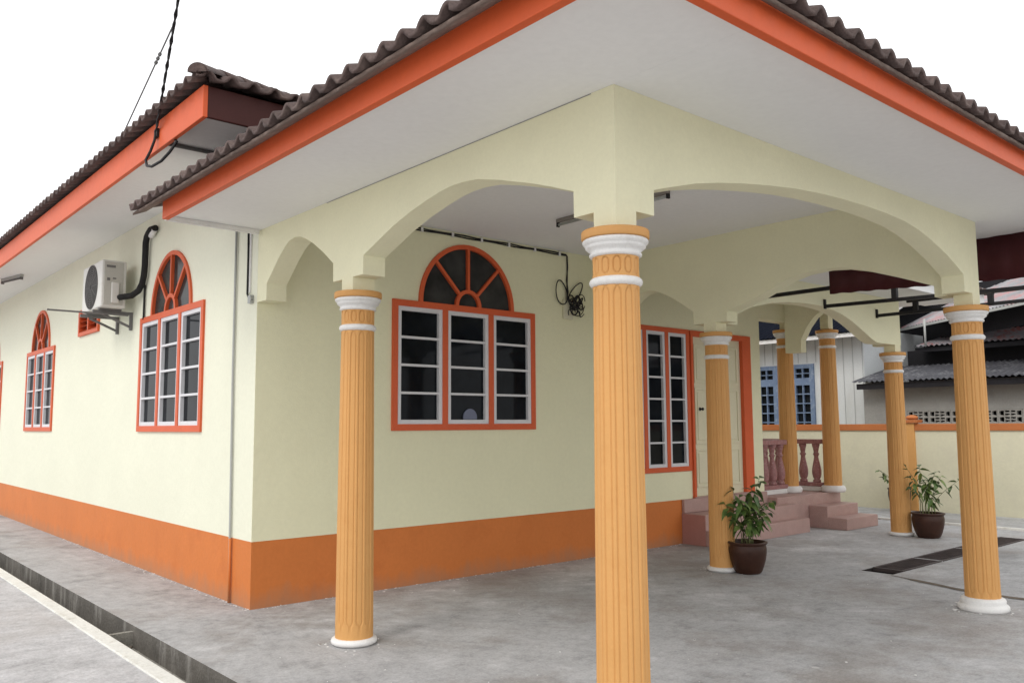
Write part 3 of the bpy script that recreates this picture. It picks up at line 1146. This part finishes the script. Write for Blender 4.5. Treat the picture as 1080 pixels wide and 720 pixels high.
# conduits at the corner
b = MB()
b.tube([(-.018, .43, ZM), (-.018, .43, 2.0), (-.018, .40, .56), (-.018, .39, .03)], .011, 10)
dp = b.build('downpipe', M['pvc'], base=(-.018, .4, .03))
tag(dp, 'thin grey pipe running down the side wall near the corner', 'pipe')
b = MB()
b.tube([(-.018, .395, BAND - .004), (-.018, .389, .002)], .0118, 10)
b.build('painted_foot', M['band'], dp)
b = MB()
b.box(-.014, -.001, .128, .152, 2.66, ZM)
cb_ = b.build('cable_trunking', M['white'], base=(0, .14, 2.6))
tag(cb_, 'white cable trunking with black cable at the house corner', 'cable trunking')
b = MB()
b.tube([(-.02, .165, 3.20), (-.018, .163, 2.95), (-.02, .16, 2.65), (-.02, .12, 2.60), (-.02, .07, 2.585)], .010, 8)
b.build('cable', M['cable'], cb_)
b = MB()
b.box(-.03, -.001, .07, .13, 2.56, 2.63)
b.tube([(-.035, .06, 2.62), (-.035, .05, 2.59), (-.035, .06, 2.57)], .006, 6)
b.build('junction', M['pvc'], cb_)

# conduit under the main soffit
b = MB()
b.tube([(-.80, .13, 3.822), (-.4, .125, 3.822), (-.02, .12, 3.822)], .017, 8)
tag(b.build('soffit_conduit', M['acgrey'], base=(-.4, .12, 3.8)), 'dark conduit crossing under the white eave above the corner', 'conduit')

# overhead service cable
A = Vector((-.90, -.05, 3.84))
B = Vector((-1.147, -1.19, 4.40))
dr = (B - A).normalized()
b = MB()
n = 120
L = 9.5
for ph in (0, math.pi):
    pts = []
    for i in range(n + 1):
        s = L * i / n
        c = A + dr * s + Vector((0, 0, -.02 * s * (1 - s / L)))
        w = 2 * math.pi * s / .24 + ph
        pts.append(c + Vector((math.cos(w) * .0075, 0, math.sin(w) * .0075)))
    b.tube(pts, .007, 6)
sv = b.build('service_cable', M['cable'], base=tuple(A))
tag(sv, 'twisted black overhead cable coming down to the upper eave', 'cable')
b = MB()
b.tube([A + Vector((.0, 0, 0)), (-.915, -.07, 3.76), (-.93, -.03, 3.68), (-.945, .03, 3.62), (-.95, -.02, 3.56), (-.95, -.14, 3.525), (-.93, -.30, 3.535), (-.91, -.42, 3.58), (-.86, -.42, 3.67), (-.84, -.2, 3.80), (-.82, .12, 3.822)], .011, 8)
b.build('drip_loop', M['cable'], sv)
b = MB()
b.box(-.905, -.886, -.09, -.02, 3.79, 3.86)
b.build('clamp', M['black'], sv)
b = MB()
P1 = A + dr * 1.08
G1 = Vector((-.86, 1.11, 4.045))
b.tube([P1, G1], .006, 6)
for k in range(3):
    b.tube([P1 + (G1 - P1) * (.20 + k * .03), P1 + (G1 - P1) * (.21 + k * .03)], .014, 6)
tag(b.build('guy_wire', M['acgrey'], base=(-.86, 1.11, 4.045)), 'thin stay wire running from the overhead cable to the roof', 'wire')

# cable on the porch wall
b = MB()
zc = 3.452
for k, off in enumerate((0, .016)):
    pts = [(.20 + i * (3.50 / 40), -.012 - .003 * math.sin(i * 1.7 + k), zc - off + .004 * math.sin(i * .9 + k * 2)) for i in range(41)]
    pts += [(3.71 + off * .3, -.014, 3.43), (3.715 + off * .3, -.014, 3.3), (3.71 - off * .5, -.014, 3.15), (3.70 + off, -.02, 3.02), (3.69, -.03, 2.93)]
    b.tube(pts, .0075, 6)
wc = b.build('wall_cable', M['cable'], base=(1.9, -.01, 3.4))
tag(wc, 'pair of black cables clipped along the top of the porch wall', 'cable')
for i in range(9):
    b = MB()
    x = .55 + i * .38
    b.box(x - .012, x + .012, -.026, -.001, zc - .032, zc + .014)
    b.build('clip', M['white'], wc)
coil = root('cable_coil', (3.75, -.03, 2.85), 'tangled coil of black cable hung on the porch wall', 'cable coil')
b = MB()


def loop(cx, cz, rx, rz, tilt, y, r, a0=0, a1=2 * math.pi):
    pts = []
    for i in range(25):
        a = a0 + (a1 - a0) * i / 24
        u, v_ = rx * math.cos(a), rz * math.sin(a)
        pts.append((cx + u * math.cos(tilt) - v_ * math.sin(tilt), y + .008 * math.sin(2 * a), cz + u * math.sin(tilt) + v_ * math.cos(tilt)))
    b.tube(pts, r, 6)


loop(3.60, 3.00, .085, .14, .25, -.03, .007)
loop(3.83, 3.02, .06, .15, -.75, -.035, .007)
b.build('loose_loop', M['cable'], coil)
b = MB()
for k in range(11):
    loop(3.79 + rnd.uniform(-.07, .08), 2.86 + rnd.uniform(-.07, .06), rnd.uniform(.02, .07), rnd.uniform(.03, .10), rnd.uniform(-1.5, 1.5), -.03 - rnd.uniform(0, .06), rnd.uniform(.005, .009))
for k in range(7):
    loop(3.82 + rnd.uniform(-.10, .10), 2.83 + rnd.uniform(-.08, .10), rnd.uniform(.04, .09), rnd.uniform(.03, .06), rnd.uniform(-1.5, 1.5), -.03 - rnd.uniform(0, .06), .005, rnd.uniform(0, 3), rnd.uniform(3.5, 6))
b.build('wound_cable', M['cable'], coil)
b = MB()
b.box(3.64, 3.78, -.03, -.001, 2.70, 2.92)
b.build('backing_box', M['boundary'], coil, bevel=.005)

# fluorescent battens
bt = root('tube_light', (2.55, -1.75, 3.44), 'slim fluorescent batten on the porch ceiling behind the front corner column', 'tube light')
b = MB()
b.box(2.53, 2.57, -2.42, -1.06, ZI - .036, ZI - .0015)
b.build('batten', M['lampgrey'], bt, bevel=.004)
b = MB()
b.tube([(2.55, -2.405, ZI - .058), (2.55, -1.075, ZI - .058)], .013, 10)
b.build('tube', M['pvc'], bt)
b = MB()
b.box(2.535, 2.565, -2.42, -2.40, ZI - .078, ZI - .037)
b.build('holder', M['black'], bt)
b = MB()
b.box(2.535, 2.565, -1.08, -1.06, ZI - .078, ZI - .037)
b.build('holder', M['black'], bt)
bt = root('tube_light', (-.43, 8.0, 3.80), 'slim tube light under the side eave at the left edge of the photo', 'tube light')
b = MB()
b.bar((-.50, 8.35, ZM - .022), (-.36, 7.66, ZM - .022), .05, .04)
b.build('batten', M['pvc'], bt, bevel=.004)
b = MB()
b.tube([(-.50, 8.33, ZM - .058), (-.36, 7.69, ZM - .058)], .013, 10)
b.build('tube', M['acgrey'], bt)
b = MB()
b.bar((-.502, 8.35, ZM - .062), (-.496, 8.32, ZM - .062), .04, .04)
b.build('holder', M['acgrey'], bt)
b = MB()
b.bar((-.366, 7.69, ZM - .062), (-.36, 7.66, ZM - .062), .04, .04)
b.build('holder', M['acgrey'], bt)

# ------------------------------------------------------------------ maroon sheet and black canopy frame
b = MB()
n = 150
ya, yb = -2.40, -5.4
rows = []
for zt, k in ((3.176, 0), (0, 1)):
    row = []
    for i in range(n + 1):
        y = ya + (yb - ya) * i / n
        zz = zt if k == 0 else 2.845 + (y - ya) * .043 + .003 * math.sin(y * 34)
        row.append(b.bm.verts.new((5.20 + .007 * math.sin(2 * math.pi * y / .19), y, zz)))
    rows.append(row)
for i in range(n):
    b.bm.faces.new([rows[0][i], rows[0][i + 1], rows[1][i + 1], rows[1][i]]).smooth = True
tag(b.build('valance_sheet', M['maroon'], base=(5.2, -3.9, 2.8), solid=.004), 'maroon corrugated sheet hanging below the right hand porch eave', 'sheet')

cf = root('canopy_frame', (6.6, -3.2, 2.9), 'black steel bars of a canopy frame fixed to the verandah beam', 'canopy frame')
for x, z, dz in ((5.24, 2.915, 0), (6.56, 2.924, -.022), (7.90, 2.916, .0)):
    b = MB()
    b.bar((x, -1.598, z), (x, -5.6, z + dz * 4), .035, .04)
    b.box(x - .02, x + .02, -1.61, -1.592, z - .03, z + .085)
    b.build('bar', M['black'], cf)
for x, y, z0, z1 in ((6.56, -2.46, 2.90, 3.06), (7.9, -2.11, 2.92, 3.05), (7.9, -3.0, 2.92, 3.05), (6.56, -4.4, 2.86, 3.06)):
    b = MB()
    b.box(x - .025, x + .025, y - .03, y + .03, z0, z1)
    b.build('post', M['black'], cf)
b = MB()
b.bar((7.9, -2.0, 3.06), (7.9, -5.6, 3.06), .03, .035)
b.build('purlin', M['black'], cf)
b = MB()
b.bar((7.9, -3.4, 3.06), (6.56, -4.9, 2.86), .03, .035)
b.build('diagonal', M['black'], cf)

# ------------------------------------------------------------------ drain grates
xs = [(5.70, 6.62), (6.66, 7.74), (7.78, 9.20)]
names = ['rusty iron drain grate nearest the open pit end', 'middle iron drain grate between two others', 'farthest iron drain grate behind the right porch column']
for (xa, xb), lab in zip(xs, names):
    g = root('drain_grate', ((xa + xb) / 2, -2.63, -.01), lab, 'drain grate', 'drain grates in the slab')
    b = MB()
    b.box(xa, xb, PY0 + .004, PY0 + .034, -.03, .008)
    b.box(xa, xb, PY1 - .034, PY1 - .004, -.03, .008)
    b.box(xa, xa + .03, PY0 + .034, PY1 - .034, -.03, .007)
    b.box(xb - .03, xb, PY0 + .034, PY1 - .034, -.03, .007)
    b.build('frame', M['iron'], g)
    b = MB()
    n = int((xb - xa) / .045)
    for i in range(1, n):
        x = xa + (xb - xa) * i / n
        b.box(x - .007, x + .007, PY0 + .035, PY1 - .035, -.03, .004)
    b.build('bars', M['iron'], g)
    b = MB()
    b.face([(xa + .03, PY0 + .03, -.034), (xb - .03, PY0 + .03, -.034), (xb - .03, PY1 - .03, -.034), (xa + .03, PY1 - .03, -.034)])
    b.build('backing', M['pit'], g)
b = MB()
b.box(6.622, 6.658, PY0 + .01, PY1 - .01, -.03, .006)
b.box(7.742, 7.778, PY0 + .01, PY1 - .01, -.03, .006)
b.build('grate_seat', M['yard'], kind='structure')


# ------------------------------------------------------------------ potted plants
def leaf(b, p, d, L, w, droop):
    d = d.normalized()
    side = d.cross(Vector((0, 0, 1)))
    if side.length < .05:
        side = Vector((1, 0, 0))
    side.normalize()
    up = side.cross(d)
    roll = rnd.uniform(-.7, .7)
    side, up = side * math.cos(roll) + up * math.sin(roll), up * math.cos(roll) - side * math.sin(roll)
    ts = [0, .12, .32, .58, .82, 1.0]
    ws = [.06, .55, 1.0, .85, .42, .0]
    mid, lft, rgt = [], [], []
    for t, ww in zip(ts, ws):
        c = p + d * (L * t) + Vector((0, 0, -droop * L * t * t))
        mid.append(b.bm.verts.new(c - up * (.16 * w * ww)))
        lft.append(b.bm.verts.new(c + side * (w * .5 * ww)))
        rgt.append(b.bm.verts.new(c - side * (w * .5 * ww)))
    for i in range(5):
        for A_, B_ in ((lft, mid), (mid, rgt)):
            try:
                f = b.bm.faces.new([A_[i], A_[i + 1], B_[i + 1], B_[i]])
                f.smooth = True
            except ValueError:
                pass


def potted(loc, label, shoots, pot=True, R_=.19, H_=.31):
    g = root('potted_plant', loc, label, 'potted plant', 'potted plants on the concrete')
    b = MB()
    x, y = loc[0], loc[1]
    b.lathe([(R_ * .62, 0), (R_ * .66, .008), (R_ * .73, H_ * .08), (R_ * .84, H_ * .25), (R_ * .93, H_ * .45), (R_ * .985, H_ * .65), (R_ * .99, H_ * .78), (R_ * .955, H_ * .88), (R_ * .95, H_ * .91), (R_ * 1.02, H_ * .935), (R_ * 1.05, H_ * .965), (R_ * 1.04, H_ * .99), (R_ * 1.0, H_), (R_ * .92, H_), (R_ * .89, H_ * .9), (R_ * .88, H_ * .8)], (x, y, 0), 40)
    b.build('pot', M['pot'], g)
    b = MB()
    b.lathe([(R_ * .87, H_ * .86), (R_ * .5, H_ * .89), (.01, H_ * .88)], (x, y, 0), 20)
    b.build('soil', M['soil'], g)
    for (dx, dy, h, nl, ll) in shoots:
        # dx, dy: tip offset from the pot axis
        b = MB()
        p0 = Vector((x + dx * .3 + rnd.uniform(-.03, .03), y + dy * .3 + rnd.uniform(-.03, .03), H_ * .86))
        tip = Vector((x + dx, y + dy, h))
        pts = []
        for i in range(8):
            t = i / 7
            q = p0.lerp(tip, t)
            q += Vector((dx, dy, 0)) * (-.28 * math.sin(math.pi * t)) + Vector((rnd.uniform(-.006, .006), rnd.uniform(-.006, .006), 0))
            pts.append(q)
        b.tube(pts, [.0055 - .0035 * i / 7 for i in range(8)], 6)
        st = b.build('shoot', M['stem'], g)
        b = MB()
        for k in range(nl):
            t = 1 - (k / max(1, nl)) ** 1.2 * .42
            i = min(6, int(t * 7))
            q = pts[i].lerp(pts[i + 1], t * 7 - i)
            a = k * 2.4 + rnd.uniform(-.5, .5)
            el = rnd.uniform(-.75, .35) + (.7 if k < 2 else 0)
            d = Vector((math.cos(a) * math.cos(el), math.sin(a) * math.cos(el), math.sin(el)))
            leaf(b, q, d, ll * rnd.uniform(.8, 1.3), ll * rnd.uniform(.42, .60), rnd.uniform(.3, .9))
        b.build('leaves', M['leaf'], st, merge=False)
    return g


CR = Vector((.756, -.655, 0))     # camera right, for laying out shoots across the view
CF = Vector((.655, .756, 0))


def sh(s, f, h, nl, ll=.115):
    v = CR * (s * 1.18) + CF * f
    return (v.x, v.y, h, nl, ll)


potted((4.50, -1.77, 0), 'leafy green plant in a glazed brown pot before the column nearest the cream door',
       [sh(-.20, .0, .70, 11, .12), sh(-.13, .12, .62, 8, .11), sh(-.07, -.06, .76, 10, .12), sh(.0, .10, .70, 9, .12), sh(.02, -.08, .60, 9, .12), sh(.06, .05, .84, 11, .12), sh(.13, .02, .95, 11, .12), sh(.205, -.03, .72, 12, .12), sh(.13, -.10, .58, 9, .11), sh(-.01, -.14, .52, 8, .11), sh(-.12, -.10, .52, 7, .11), sh(.2, .1, .58, 7, .11), sh(-.12, .0, .86, 5, .09), sh(.09, .03, .70, 10, .12)], R_=.190, H_=.315)
potted((8.51, -1.86, 0), 'sparse leafy plant in a brown pot beside the farther ochre column',
       [sh(-.19, .0, .80, 8, .11), sh(-.13, .1, .66, 6, .10), sh(-.07, .0, .92, 11, .12), sh(-.03, -.08, .76, 9, .12), sh(.06, .05, .66, 8, .11), sh(.10, .0, .84, 11, .12), sh(.145, -.06, .80, 8, .11), sh(.36, -.02, .74, 7, .11), sh(-.24, .0, .96, 3, .08), sh(.05, -.08, .56, 7, .11), sh(.12, .08, .50, 6, .11)], R_=.200, H_=.325)
potted((12.02, .12, -.05), 'small sparse potted plant by the boundary wall, mostly hidden by a column',
       [sh(-.30, .0, .68, 6, .10), sh(-.22, .05, .55, 6, .10), sh(-.05, .0, .7, 8), sh(.08, .0, .66, 8)], R_=.19, H_=.36)

# ------------------------------------------------------------------ boundary wall
bw = root('boundary_wall', (12.41, 0, 0), 'long cream boundary wall with orange coping behind the yard', 'wall')
b = MB()
b.box(12.36, 12.48, -16, 22, -.1, 1.365)
b.build('wall_panel', M['boundary'], bw)
b = MB()
b.box(12.335, 12.505, -16, -.062, 1.366, 1.485)
b.box(12.335, 12.505, .112, 22, 1.366, 1.485)
b.build('coping', M['coping'], bw, bevel=.006)
pl = MB()
pl.box(12.32, 12.52, -.06, .11, -.05, 1.50)
pc = pl.build('pillar', M['column'], bw, bevel=.006)
pl = MB()
pl.box(12.29, 12.55, -.12, .13, 1.501, 1.56)
pl.lathe([(.06, 1.561), (.10, 1.575), (.105, 1.60), (.08, 1.63), (.02, 1.645)], (12.42, .01, 0), 18)
pl.build('cap', M['coping'], pc, bevel=.004)


# ------------------------------------------------------------------ neighbouring buildings
def corr_sheet(b, P, U, V, nu, amp, per, nv=2):
    """corrugated sheet from corner P, edge vectors U (across the waves) and V (along them)"""
    P, U, V = Vector(P), Vector(U), Vector(V)
    nrm = U.cross(V).normalized()
    if nrm.z < 0:
        nrm = -nrm
    L = U.length
    n = int(L / per * 6)
    rows = []
    for j in range(nv):
        rows.append([b.bm.verts.new(P + U * (i / n) + V * (j / (nv - 1)) + nrm * amp * math.sin(2 * math.pi * (L * i / n) / per)) for i in range(n + 1)])
    for A_, B_ in zip(rows[:-1], rows[1:]):
        for i in range(n):
            b.bm.faces.new([A_[i], A_[i + 1], B_[i + 1], B_[i]]).smooth = True


wh = root('white_house', (16, 5, 0), 'whitewashed plank house with blue windows behind the boundary wall', 'house')
b = MB()
y0w, y1w = 1.64, 10.0
BW = [(2.76, 4.62, 1.30, 2.80)]
b.plate([(y0w, -.2), (y1w, -.2), (y1w, 3.5), (y0w, 3.5)], [[(2.78, 1.32), (4.60, 1.32), (4.60, 2.78), (2.78, 2.78)]], fnX(14.0), 0, .12)
b.box(14.12, 19, y0w, y0w + .12, -.2, 3.5)
b.build('wall', M['whitehouse'], wh)
b = MB()
y = y0w + .02
while y < y1w:
    if not (2.7 < y < 4.66):
        b.box(13.992, 13.9995, y, y + .012, 0, 3.42)
    else:
        b.box(13.992, 13.9995, y, y + .012, 2.83, 3.42)
    y += .21
b.build('plank_joint', M['plank'], wh)
b = MB()
zt_, zb_ = 2.80, 1.30
cells = []
uu = [2.86, 3.21, 3.27, 3.62, 3.76, 4.11, 4.17, 4.52]
holes = []
for a in range(0, 8, 2):
    for i in range(2):
        p = uu[a] + i * .18
        holes.append([(p, 2.50), (p + .155, 2.50), (p + .155, 2.59), (p, 2.59)])
        holes.append([(p, 2.61), (p + .155, 2.61), (p + .155, 2.71), (p, 2.71)])
        for k in range(5):
            z = 1.34 + k * .205
            if z + .18 < 2.40:
                holes.append([(p, z), (p + .155, z), (p + .155, z + .18), (p, z + .18)])
b.plate([(2.76, 1.30), (4.62, 1.30), (4.62, 2.80), (2.76, 2.80)], holes, fnX(13.955), 0, .08)
wn = b.build('window', M['blue'], wh)
b = MB()
b.plate([(2.80, 1.33), (4.58, 1.33), (4.58, 2.77), (2.80, 2.77)], [], fnX(14.0), .015, .02)
b.build('pane', M['glass'], wn)
b = MB()
b.bar((13.50, y0w - .28, 3.31), (13.50, y1w, 3.31), .03, .085)
b.bar((13.515, y0w - .28, 3.345), (16.9, y0w - .28, 4.70), .03, .10)
b.build('eave_board', M['white'], wh)
b = MB()
b.face([(13.52, y0w - .27, 3.285), (14.0, y0w - .27, 3.40), (14.0, y1w, 3.40), (13.52, y1w, 3.285)])
b.build('soffit', M['vent'], wh)
b = MB()
corr_sheet(b, (13.44, y0w - .32, 3.372), (0, y1w - y0w + .3, 0), (3.5, 0, 1.40), 0, .018, .12)
b.build('roof', M['navy'], wh, merge=False)

shd = root('shed', (14, -2, 0), 'grey rendered shed with low corrugated zinc roof behind the boundary wall', 'shed')
b = MB()
b.box(13.6, 13.72, -9, 1.48, -.2, 1.49)
b.box(13.6, 13.72, -9, 1.48, 1.735, 2.3)
b.box(13.6, 13.72, .62, 1.48, 1.491, 1.734)
b.box(13.72, 15.0, 1.36, 1.48, -.2, 2.4)
b.build('wall', M['shedwall'], shd)
b = MB()
y = .60
first = None
hs = []
w_ = .40
pat = []
for i in range(10):
    y1 = .615 - i * .405
    o_ = [(y1 - .40, 1.4905), (y1, 1.4905), (y1, 1.7345), (y1 - .40, 1.7345)]
    hh = []
    for r_ in range(2):
        for c_ in range(4):
            ya_, za_ = y1 - .385 + c_ * .095, 1.505 + r_ * .115
            if c_ in (0, 3):
                hh.append([(ya_, za_), (ya_ + .075, za_ + .02), (ya_ + .075, za_ + .085), (ya_, za_ + .095)])
            else:
                hh.append([(ya_, za_ + .02), (ya_ + .08, za_), (ya_ + .08, za_ + .045), (ya_, za_ + .035)])
                hh.append([(ya_, za_ + .065), (ya_ + .08, za_ + .06), (ya_ + .08, za_ + .10), (ya_, za_ + .09)])
    q = MB()
    q.plate(o_, hh, fnX(13.605), 0, .08)
    q.build('vent_block', M['vent'], shd)
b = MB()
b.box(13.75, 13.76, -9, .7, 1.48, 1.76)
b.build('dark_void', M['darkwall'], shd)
b = MB()
corr_sheet(b, (13.22, -9, 2.318), (0, 10.52, 0), (1.85, 0, .385), 0, .016, .105)
b.build('roof', M['zinc'], shd, merge=False)
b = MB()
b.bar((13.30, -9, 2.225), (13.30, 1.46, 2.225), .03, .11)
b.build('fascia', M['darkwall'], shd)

# the dark house behind the shed: several sheet roofs over shadowed walls
dh = root('dark_house', (17, -2, 0), 'tall dark walled neighbour house with rusty red and grey sheet roofs', 'house')
b = MB()
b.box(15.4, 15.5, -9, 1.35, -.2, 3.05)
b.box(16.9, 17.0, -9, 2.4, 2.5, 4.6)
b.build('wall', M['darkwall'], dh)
b = MB()
corr_sheet(b, (14.78, -9, 3.085), (0, 9.96, 0), (2.12, 0, .44), 0, .016, .105)
b.build('lower_roof', M['zincred'], dh, merge=False)
b = MB()
b.bar((14.86, -9, 3.01), (14.86, .94, 3.01), .03, .09)
b.build('lower_fascia', M['darkwall'], dh)
b = MB()
E1, E2 = Vector((15.95, 1.72, 3.62)), Vector((13.46, -1.59, 3.62))
dE = (E2 - E1)
E3 = E1 + dE * 2.2
back = Vector((1.9, -1.43, 1.15)) * 1.2
corr_sheet(b, E1, E3 - E1, back, 0, .014, .105)
b.build('upper_roof', M['zinclight'], dh, merge=False)
b = MB()
b.bar(E1 + Vector((0, 0, -.035)), E3 + Vector((0, 0, -.035)), .03, .05)
b.build('upper_gutter', M['pvc'], dh)
b = MB()
q = E1 + Vector((.45, -.34, 0))
r_ = E3 + Vector((.45, -.34, 0))
b.face([(q.x, q.y, 3.3), (r_.x, r_.y, 3.3), (r_.x, r_.y, 3.72), (q.x, q.y, 3.72)])
b.build('upper_wall', M['darkwall'], dh)
b = MB()
b.tube([(14.6, .62, 3.05), (14.6, .62, 3.62)], .022, 8)
b.build('roof_post', M['pvc'], dh)

# ------------------------------------------------------------------ light
wd = bpy.data.worlds.new('World')
SC.world = wd
wd.use_nodes = True
nt = wd.node_tree
bg = nt.nodes['Background']
sun_dir = Vector((-.88, -.16, 1.0)).normalized()      # towards the sun
el = math.asin(sun_dir.z)
az = math.atan2(sun_dir.x, sun_dir.y)
sky = nt.nodes.new('ShaderNodeTexSky')
sky.sky_type = 'NISHITA'
sky.sun_disc = False
sky.sun_elevation = el
sky.sun_rotation = az
mx_ = nt.nodes.new('ShaderNodeMix')
mx_.data_type = 'RGBA'
mx_.inputs[0].default_value = .90                      # thick bright cloud cover
mx_.inputs[7].default_value = (12.8, 12.85, 12.9, 1)
nt.links.new(sky.outputs['Color'], mx_.inputs[6])
nt.links.new(mx_.outputs[2], bg.inputs['Color'])
bg.inputs['Strength'].default_value = .12

sl = bpy.data.lights.new('sun', 'SUN')
sl.energy = 1.2
sl.angle = math.radians(25)
sl.color = (1, .96, .90)
so = bpy.data.objects.new('sun', sl)
COL.objects.link(so)
so.rotation_euler = sun_dir.to_track_quat('Z', 'Y').to_euler()
so.location = (-6, -6, 12)

# ------------------------------------------------------------------ camera (solved from the photograph)
cx, cy, cz = -3.0308, -6.8216, 1.5
yaw, pitch, roll, f = .8569, .0991, -.0061, 889.65
F = Vector((math.cos(yaw) * math.cos(pitch), math.sin(yaw) * math.cos(pitch), math.sin(pitch)))
R0 = Vector((math.sin(yaw), -math.cos(yaw), 0))
U0 = R0.cross(F)
Rr = R0 * math.cos(roll) + U0 * math.sin(roll)
Ur = -R0 * math.sin(roll) + U0 * math.cos(roll)
cam = bpy.data.cameras.new('camera')
cam.sensor_width = 36
cam.sensor_fit = 'HORIZONTAL'
cam.lens = f / 1080 * 36
cam.clip_start = .05
cam.clip_end = 1000
co = bpy.data.objects.new('camera', cam)
COL.objects.link(co)
mw = Matrix((Rr, Ur, -F)).transposed().to_4x4()
mw.translation = Vector((cx, cy, cz))
co.matrix_world = mw
SC.camera = co

SC.view_settings.view_transform = 'Standard'
SC.view_settings.look = 'None'
SC.view_settings.exposure = 0
SC.render.engine = 'CYCLES'
